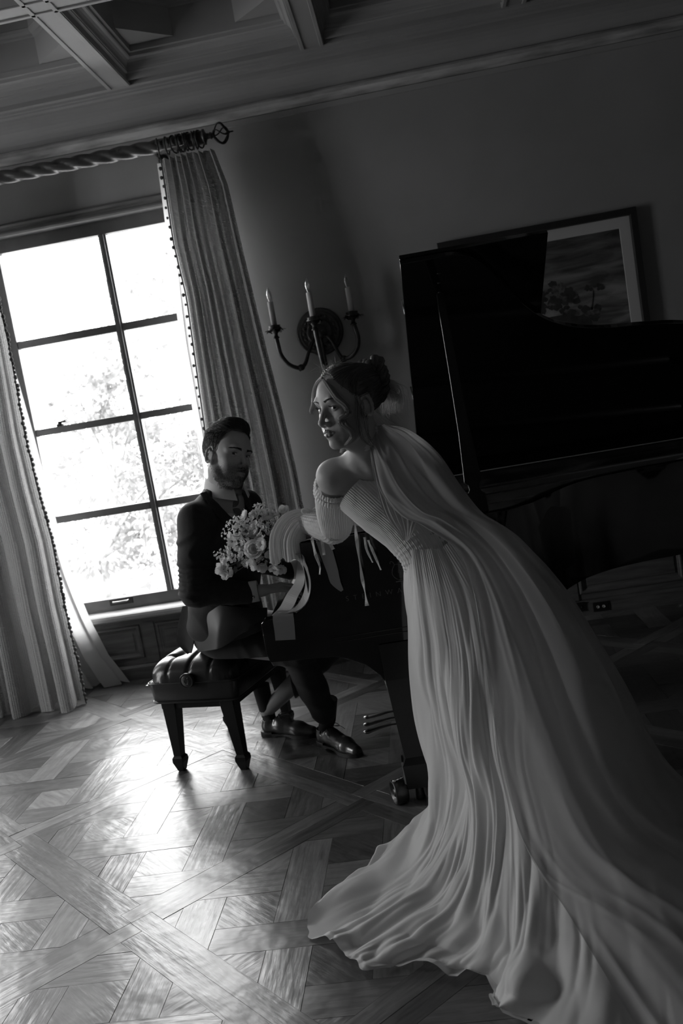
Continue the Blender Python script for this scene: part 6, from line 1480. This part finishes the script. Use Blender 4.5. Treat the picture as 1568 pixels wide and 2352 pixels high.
# near jacket tail over the bench; lit sheen put into a paler cloth tone
jt = [[[-1.0669, 3.7, 0.7606], [-0.9332, 3.62, 0.7509], [-0.8283, 3.62, 0.7261], [-0.7481, 3.66, 0.7043]], [[-1.0826, 3.7, 0.6498], [-0.9464, 3.6, 0.6571], [-0.8335, 3.6, 0.6771], [-0.7546, 3.66, 0.6682]], [[-1.083, 3.7, 0.5492], [-0.9517, 3.6, 0.5805], [-0.8417, 3.6, 0.6325], [-0.764, 3.66, 0.6362]]]
C = np.array(jt); C[..., 1] += .035; Q = surf(C.tolist(), 14, 14, False); n_ = normals(Q, False); sgrid, tgrid = np.meshgrid(np.linspace(0, 1, Q.shape[1]), np.linspace(0, 1, Q.shape[0])); Q = Q + n_ * (.012 * (ridge(3.2 * sgrid * PI * .8 + .9 * tgrid) - .4) * tgrid)[..., None]
plate_('jacket_tail', Q, mat('suit_sheen', .030, .45, spec=.5, sheen=.1), .003)
vt = [[[-1.1284, 3.8, 0.7416], [-1.0552, 3.74, 0.7454]], [[-1.1728, 3.82, 0.6498], [-1.0871, 3.76, 0.6341]], [[-1.188, 3.82, 0.5816], [-1.1074, 3.78, 0.5735]], [[-1.1501, 3.8, 0.529], [-1.1241, 3.78, 0.537]]]
Q = surf([[r[0], [(r[0][i] + r[1][i]) / 2 + (.012 if i == 1 else 0) for i in range(3)], r[1]] for r in vt], 8, 8, False); plate_('back_vent_flap', Q, M['suit'], .004)
# cuffs
for w_, nm in ((RWr, 1), (LWr, 0)):
    d = A3(.95, .10, .0) if nm else A3(.97, -.2, 0); d /= np.linalg.norm(d); U = np.cross(d, [0, 0, 1]); Wv = np.cross(U, d); m = MB(); P = []
    for f, r in ((-.04, .042), (-.012, .044), (.016, .043), (.018, .040), (.0, .039)): P.append([tuple(w_ + d * f + U * r * math.cos(a) * .82 + Wv * r * math.sin(a) - np.array(GO)) for a in np.linspace(0, 2 * PI, 26, endpoint=False)])
    m.grid(P, closed_v=True); cf = m.build('shirt_cuff', M['shirt'], groom)
    if nm: m = MB(); m.sphere(w_ + d * .002 + U * -.0 + A3(0, -.038, -.014) - np.array(GO), .006, 10, 8); m.build('cufflink', M['steel'], cf)
# trousers
Tr = SDF((-1.16, 3.62, .10), (-.46, 4.26, .74), .0068)
Tr.el(HP + (0, .02, -.035), A3(.175, .135, .105), RB, .0)
for h_, k_, a_, g in ((RH, RK, RA, 0), (LH, LK, LA, 1)):
    Tr.rc(h_, k_ + (-.01, 0, 0), .088, .068, .04 if not g else .03); Tr.rc(k_, k_ * .5 + a_ * .5, .066, .062, .02); Tr.rc(k_ * .5 + a_ * .5, a_ + (k_ - a_) * (.12 if not g else .22), .062, .054, .02)
def wt(X, Y, Z): return -(.0055 * (1 - np.abs(np.sin(50 * (X + .35 * Z + .1 * Y)))) * (X > -.92) * (Z > .44) + .004 * (1 - np.abs(np.sin(34 * (Z + .5 * X)))) * (Z < .42) * (Z > .15))
Tr.warp(wt); Xt = np.meshgrid(*[a.astype(np.float32) for a in Tr.ax], indexing='ij', sparse=True); Tr.G = np.maximum(Tr.G, Xt[2] - .593 - .25 * np.maximum(-.78 - Xt[0], 0)); Tr.G = np.maximum(Tr.G, .497 - Xt[2] - 1e3 * (Xt[0] > -.775 + .0 * Xt[1]) )
Vt, Ft_ = Tr.mesh(); Vt = smooth_mesh(Vt, Ft_, 2, .4); ownG(np_mesh('trousers', Vt, Ft_, M['trouser']))
# socks and shoes
def shoe(heel, d, ank, name):
    d = np.array([d[0], d[1], 0]); d = d / np.linalg.norm(d); c = np.array([-d[1], d[0], 0]); H = A3(heel[0], heel[1], 0)
    Q = SDF(np.minimum(H - .06, H + d * .31 - .06) * [1, 1, 0] + [0, 0, .0], np.maximum(H + .06, H + d * .31 + .06) * [1, 1, 0] + [0, 0, .16], .0034)
    Q.rc(H + d * .035 + (0, 0, .045), H + d * .11 + (0, 0, .050), .033, .034, .015); Q.rc(H + d * .11 + (0, 0, .046), H + d * .20 + (0, 0, .032), .035, .038, .015); Q.rc(H + d * .20 + (0, 0, .028), H + d * .268 + (0, 0, .022), .038, .026, .015)
    Q.rc(H + d * .040 + (0, 0, .06), H + d * .048 + (0, 0, .092), .032, .036, .012); Q.rc(H + d * .10 + (0, 0, .07), H + d * .15 + (0, 0, .058), .026, .024, .012)
    X = np.meshgrid(*[a.astype(np.float32) for a in Q.ax], indexing='ij', sparse=True); Q.G = np.maximum(Q.G, .014 - X[2])
    al = (X[0] - H[0]) * d[0] + (X[1] - H[1]) * d[1]; ac = (X[0] - H[0]) * c[0] + (X[1] - H[1]) * c[1]
    op = np.maximum(X[2] - .098 + .35 * np.maximum(0, .05 - np.abs(al - .055)) , -1); Q.G = np.maximum(Q.G, X[2] - .094 + .012 * np.cos((al - .045) * 30)); hole = np.sqrt((al - .050) ** 2 * .75 + ac ** 2) - .029; Q.G = np.maximum(Q.G, -np.maximum(hole, .06 - X[2]))
    v, f = Q.mesh(); o = ownG(np_mesh(name, smooth_mesh(v, f, 1), f, M['shoe']))
    out = [(-.004, 0), (.0, .022), (.03, .034), (.08, .033), (.13, .030), (.18, .041), (.22, .043), (.26, .035), (.287, .018), (.293, 0)]; out = out + [(a, -b) for a, b in out[::-1][1:-1]]; oc_ = crom(out, 4, True)
    m = MB(); m.prism([tuple(p) for p in oc_], lambda a, b: tuple(H + d * a + c * b + A3(0, 0, .007 if .085 < a < .18 else .001) - np.array(GO)), lambda a, b: tuple(H + d * a + c * b + A3(0, 0, .017) - np.array(GO))); m.build('sole', M['sole'], o)
    m = MB(); hb = [p for p in oc_ if p[0] < .075]; m.prism([tuple(p) for p in hb], lambda a, b: tuple(H + d * a + c * b + A3(0, 0, .0005) - np.array(GO)), lambda a, b: tuple(H + d * a + c * b + A3(0, 0, .026) - np.array(GO))); m.build('heel', M['sole'], o)
    m = MB()
    for k in range(5): a = .100 + .014 * k; z = .098 - .0085 * k; m.tube([tuple(H + d * (a + .003 * s) + c * (.018 * s) + A3(0, 0, z - .010 * s * s) - np.array(GO)) for s in (-1, -.5, 0, .5, 1)], .0020, 5)
    for q in (-1, 1): m.tube([tuple(x - np.array(GO)) for x in crom([H + d * .10 + A3(0, 0, .100), H + d * .115 + c * .02 * q + A3(0, 0, .112), H + d * .125 + c * .032 * q + A3(0, 0, .096), H + d * .105 + c * .008 * q + A3(0, 0, .100)], 4)], .0016, 5); m.tube([tuple(x - np.array(GO)) for x in crom([H + d * .10 + A3(0, 0, .1), H + d * .13 + c * .03 * q + A3(0, 0, .098), H + d * .145 + c * .045 * q + A3(0, 0, .08)], 4)], .0014, 5)
    m.build('laces', M['sole'], o)
    m = MB(); m.tube([tuple(H + d * .050 + A3(0, 0, .075) - np.array(GO)), tuple(np.array(ank) - np.array(GO)), tuple(np.array(ank) + (np.array(ank) - H - d * .05) * .8 - np.array(GO))], [.030, .036, .042], 14); m.build('sock', M['sock'], o)
shoe((-.965, 4.150), (.93, -.37), LA + (0, 0, .015), 'left_shoe'); shoe((-.668, 3.945), (.66, -.75), RA + (0, 0, .0), 'right_shoe')
# boutonniere
m = MB(); c = surf_at(.085, 1.09) + FT * .022; bt = empty('boutonniere', tuple(c - np.array(GO))); bt.parent = groom
def petals(m, c, n, r, rs, up, cup=.5, wide=.55, rows=4, layers=1):
    """flower made of cupped petals around axis up"""
    up = np.array(up, float); up /= np.linalg.norm(up); a = np.cross(up, [.3, .2, .93]); a /= np.linalg.norm(a); b = np.cross(up, a)
    for L_ in range(layers):
        rl = r * (1 - .28 * L_); cu = cup + .35 * L_; off_ = rs.uniform(0, 6)
        for k in range(n):
            an = 2 * PI * k / n + off_ + rs.uniform(-.15, .15); e = a * math.cos(an) + b * math.sin(an); f = np.cross(up, e); P = []
            for i in range(rows + 1):
                t = i / rows; w = rl * wide * math.sin(PI * (.12 + .80 * t)) ** .8; h = rl * cu * t * t + .02 * rl * L_; d = rl * t * (1 - .25 * cu * t); wob = rs.uniform(-.05, .05) * rl
                P.append([tuple(c + e * d + up * (h + wob * s) + f * w * s + up * (.18 * w * s * s)) for s in (-1, -.4, .4, 1)])
            m.grid(P)
M['ribbon_mid'] = mat('silk_ribbon_mid', .42, .45, tl=.1); M['petal'] = mat('petal', .90, .65, tl=.5, spec=.2); M['petal_shade'] = mat('petal_shaded', .42, .7, tl=.2); M['stem'] = mat('stem', .12, .6)  # boutonniere petals: shade put into a darker copy of the petal tone
rs = np.random.RandomState(31)
for k in range(7): petals(m, rs.normal(size=3) * .010 + np.array([0, 0, .004 * k - .01]), 5, .012, rs, rs.normal(size=3) + np.array([.5, -.6, .6]), .5)
m.build('blossom', M['petal_shade'], bt); m = MB(); m.tube([(0, 0, -.01), (-.002, .004, -.05)], .002, 5); m.build('stem', M['stem'], bt)

# ================================================================== BOUQUET (held in the bride's left hand)
BQ = np.array([-.640, 3.32, 1.03]); bq = empty('bouquet', tuple(BQ), 0, 'loose white bouquet of delicate blossoms held out over the keys', 'bouquet')
FL = [(-0.63, 3.33, 1.146, 's', 0.012), (-0.618, 3.33, 1.161, 's', 0.01), (-0.645, 3.33, 1.155, 's', 0.01), (-0.653, 3.32, 1.129, 'p', 0.017), (-0.684, 3.32, 1.138, 'p', 0.017), (-0.631, 3.32, 1.132, 'p', 0.012), (-0.614, 3.33, 1.128, 'p', 0.013), (-0.673, 3.31, 1.107, 's', 0.018), (-0.65, 3.31, 1.107, 's', 0.016), (-0.609, 3.31, 1.107, 'p', 0.022), (-0.59, 3.33, 1.114, 'p', 0.012), (-0.552, 3.33, 1.124, 'p', 0.018), (-0.543, 3.33, 1.103, 'p', 0.016), (-0.701, 3.31, 1.102, 's', 0.016), (-0.716, 3.31, 1.088, 's', 0.015), (-0.737, 3.31, 1.12, 's', 0.01), (-0.754, 3.32, 1.117, 's', 0.008), (-0.773, 3.32, 1.105, 's', 0.008), (-0.745, 3.31, 1.102, 's', 0.012), (-0.724, 3.31, 1.11, 's', 0.012), (-0.686, 3.3, 1.081, 's', 0.018), (-0.654, 3.3, 1.079, 'p', 0.02), (-0.628, 3.3, 1.085, 's', 0.016), (-0.607, 3.31, 1.075, 's', 0.016), (-0.782, 3.32, 1.08, 's', 0.009), (-0.75, 3.31, 1.076, 'p', 0.012), (-0.754, 3.3, 1.049, 'd', 0.024), (-0.713, 3.3, 1.059, 's', 0.016), (-0.688, 3.3, 1.052, 's', 0.014), (-0.659, 3.3, 1.048, 'p', 0.018), (-0.731, 3.3, 1.031, 's', 0.018), (-0.754, 3.3, 1.013, 's', 0.018), (-0.737, 3.3, 1.001, 's', 0.017), (-0.766, 3.3, 0.989, 's', 0.015), (-0.714, 3.3, 1.017, 's', 0.014), (-0.668, 3.27, 1.015, 'r', 0.036), (-0.628, 3.27, 1.028, 'p', 0.022), (-0.719, 3.3, 0.972, 's', 0.012), (-0.704, 3.29, 0.965, 'p', 0.015), (-0.673, 3.29, 0.963, 'p', 0.022), (-0.659, 3.29, 0.948, 'p', 0.018), (-0.784, 3.31, 1.026, 's', 0.01), (-0.793, 3.31, 1.011, 's', 0.01), (-0.812, 3.31, 1.007, 's', 0.01), (-0.824, 3.31, 0.996, 's', 0.008), (-0.809, 3.31, 0.98, 's', 0.008), (-0.795, 3.31, 0.985, 'p', 0.016), (-0.804, 3.3, 0.958, 'p', 0.02), (-0.795, 3.3, 0.937, 'p', 0.017), (-0.772, 3.3, 0.933, 'p', 0.015), (-0.783, 3.3, 0.965, 'p', 0.013), (-0.621, 3.29, 0.959, 's', 0.015), (-0.605, 3.29, 0.94, 'p', 0.02), (-0.591, 3.29, 0.928, 'p', 0.018), (-0.621, 3.28, 0.99, 'p', 0.016), (-0.707, 3.29, 1.044, 's', 0.014), (-0.639, 3.29, 1.062, 's', 0.014), (-0.721, 3.32, 1.133, 's', 0.006)]
hub = np.array([.06, -.01, .0])
for x, y, z, kd, r in FL:
    c = np.array([x, y, z]) - BQ; outd = c - hub; outd = outd / (np.linalg.norm(outd) + 1e-6); ax_ = outd * .8 + np.array([0, -.6, .25]); dep = rs.uniform(-.015, .03); c = c + np.array([0, dep, 0]); m = MB()
    if kd == 'p': petals(m, c, 5, r * 1.4, rs, ax_ + rs.normal(size=3) * .35, .75, .62, 4, 2)
    elif kd == 'd': petals(m, c, 14, r * 1.2, rs, np.array([-.4, -.9, .2]), .25, .22); m.mi = 1; petals(m, c + np.array([-.001, -.003, 0]), 9, r * .42, rs, np.array([-.4, -.9, .2]), 1.6, .10)
    elif kd == 'r': petals(m, c, 9, r * 1.15, rs, np.array([-.1, -.95, .2]), .55, .55, 5, 3)
    else:
        for k in range(9): petals(m, c + rs.normal(size=3) * r * .85, 5, r * .62, rs, ax_ + rs.normal(size=3) * .6, .45, .5, 3)
    b_ = m.build('blossom', [M['petal'], M['stem']], bq)
    m = MB(); mid = (c * .55 + hub * .45) + np.array([0, .012, -.006]); m.tube([tuple(p) for p in crom([hub, mid, c - ax_ / np.linalg.norm(ax_) * .004], 4)], .0011, 4); m.build('stem', M['stem'], b_)
m = MB()     # filler sprigs
for k in range(110):
    f_ = FL[rs.randint(len(FL))]; c = (np.array(f_[:3]) - BQ) * rs.uniform(.5, 1.02) + rs.normal(size=3) * .012 + np.array([0, .012, 0]); petals(m, c, 4, .011, rs, rs.normal(size=3) + np.array([-.2, -.6, .3]), .5, .5, 3)
o_ = m.build('filler_flowers', M['petal'], bq); o_['kind'] = 'stuff'
lm = [(np.array(FL[rs.randint(len(FL))][:3]) - BQ) * rs.uniform(.4, .95) + rs.normal(size=3) * .010 + np.array([0, .02, 0]) for _ in range(70)]
leaves('leaves', lm, .028, bq, M['stem'], 4)
m = MB()
for k in range(12): a = rs.normal(size=2) * .006; m.tube([tuple(hub + np.array([-.03, a[0], a[1]])), tuple(hub + np.array([.06, a[0] * .7, a[1] * .7 - .004])), tuple(hub + np.array([.115, a[0] * 1.6, a[1] * 1.6 - .010]))], .0022, 5)
m.build('bound_stems', M['stem'], bq)
BQV = tuple(BQ)
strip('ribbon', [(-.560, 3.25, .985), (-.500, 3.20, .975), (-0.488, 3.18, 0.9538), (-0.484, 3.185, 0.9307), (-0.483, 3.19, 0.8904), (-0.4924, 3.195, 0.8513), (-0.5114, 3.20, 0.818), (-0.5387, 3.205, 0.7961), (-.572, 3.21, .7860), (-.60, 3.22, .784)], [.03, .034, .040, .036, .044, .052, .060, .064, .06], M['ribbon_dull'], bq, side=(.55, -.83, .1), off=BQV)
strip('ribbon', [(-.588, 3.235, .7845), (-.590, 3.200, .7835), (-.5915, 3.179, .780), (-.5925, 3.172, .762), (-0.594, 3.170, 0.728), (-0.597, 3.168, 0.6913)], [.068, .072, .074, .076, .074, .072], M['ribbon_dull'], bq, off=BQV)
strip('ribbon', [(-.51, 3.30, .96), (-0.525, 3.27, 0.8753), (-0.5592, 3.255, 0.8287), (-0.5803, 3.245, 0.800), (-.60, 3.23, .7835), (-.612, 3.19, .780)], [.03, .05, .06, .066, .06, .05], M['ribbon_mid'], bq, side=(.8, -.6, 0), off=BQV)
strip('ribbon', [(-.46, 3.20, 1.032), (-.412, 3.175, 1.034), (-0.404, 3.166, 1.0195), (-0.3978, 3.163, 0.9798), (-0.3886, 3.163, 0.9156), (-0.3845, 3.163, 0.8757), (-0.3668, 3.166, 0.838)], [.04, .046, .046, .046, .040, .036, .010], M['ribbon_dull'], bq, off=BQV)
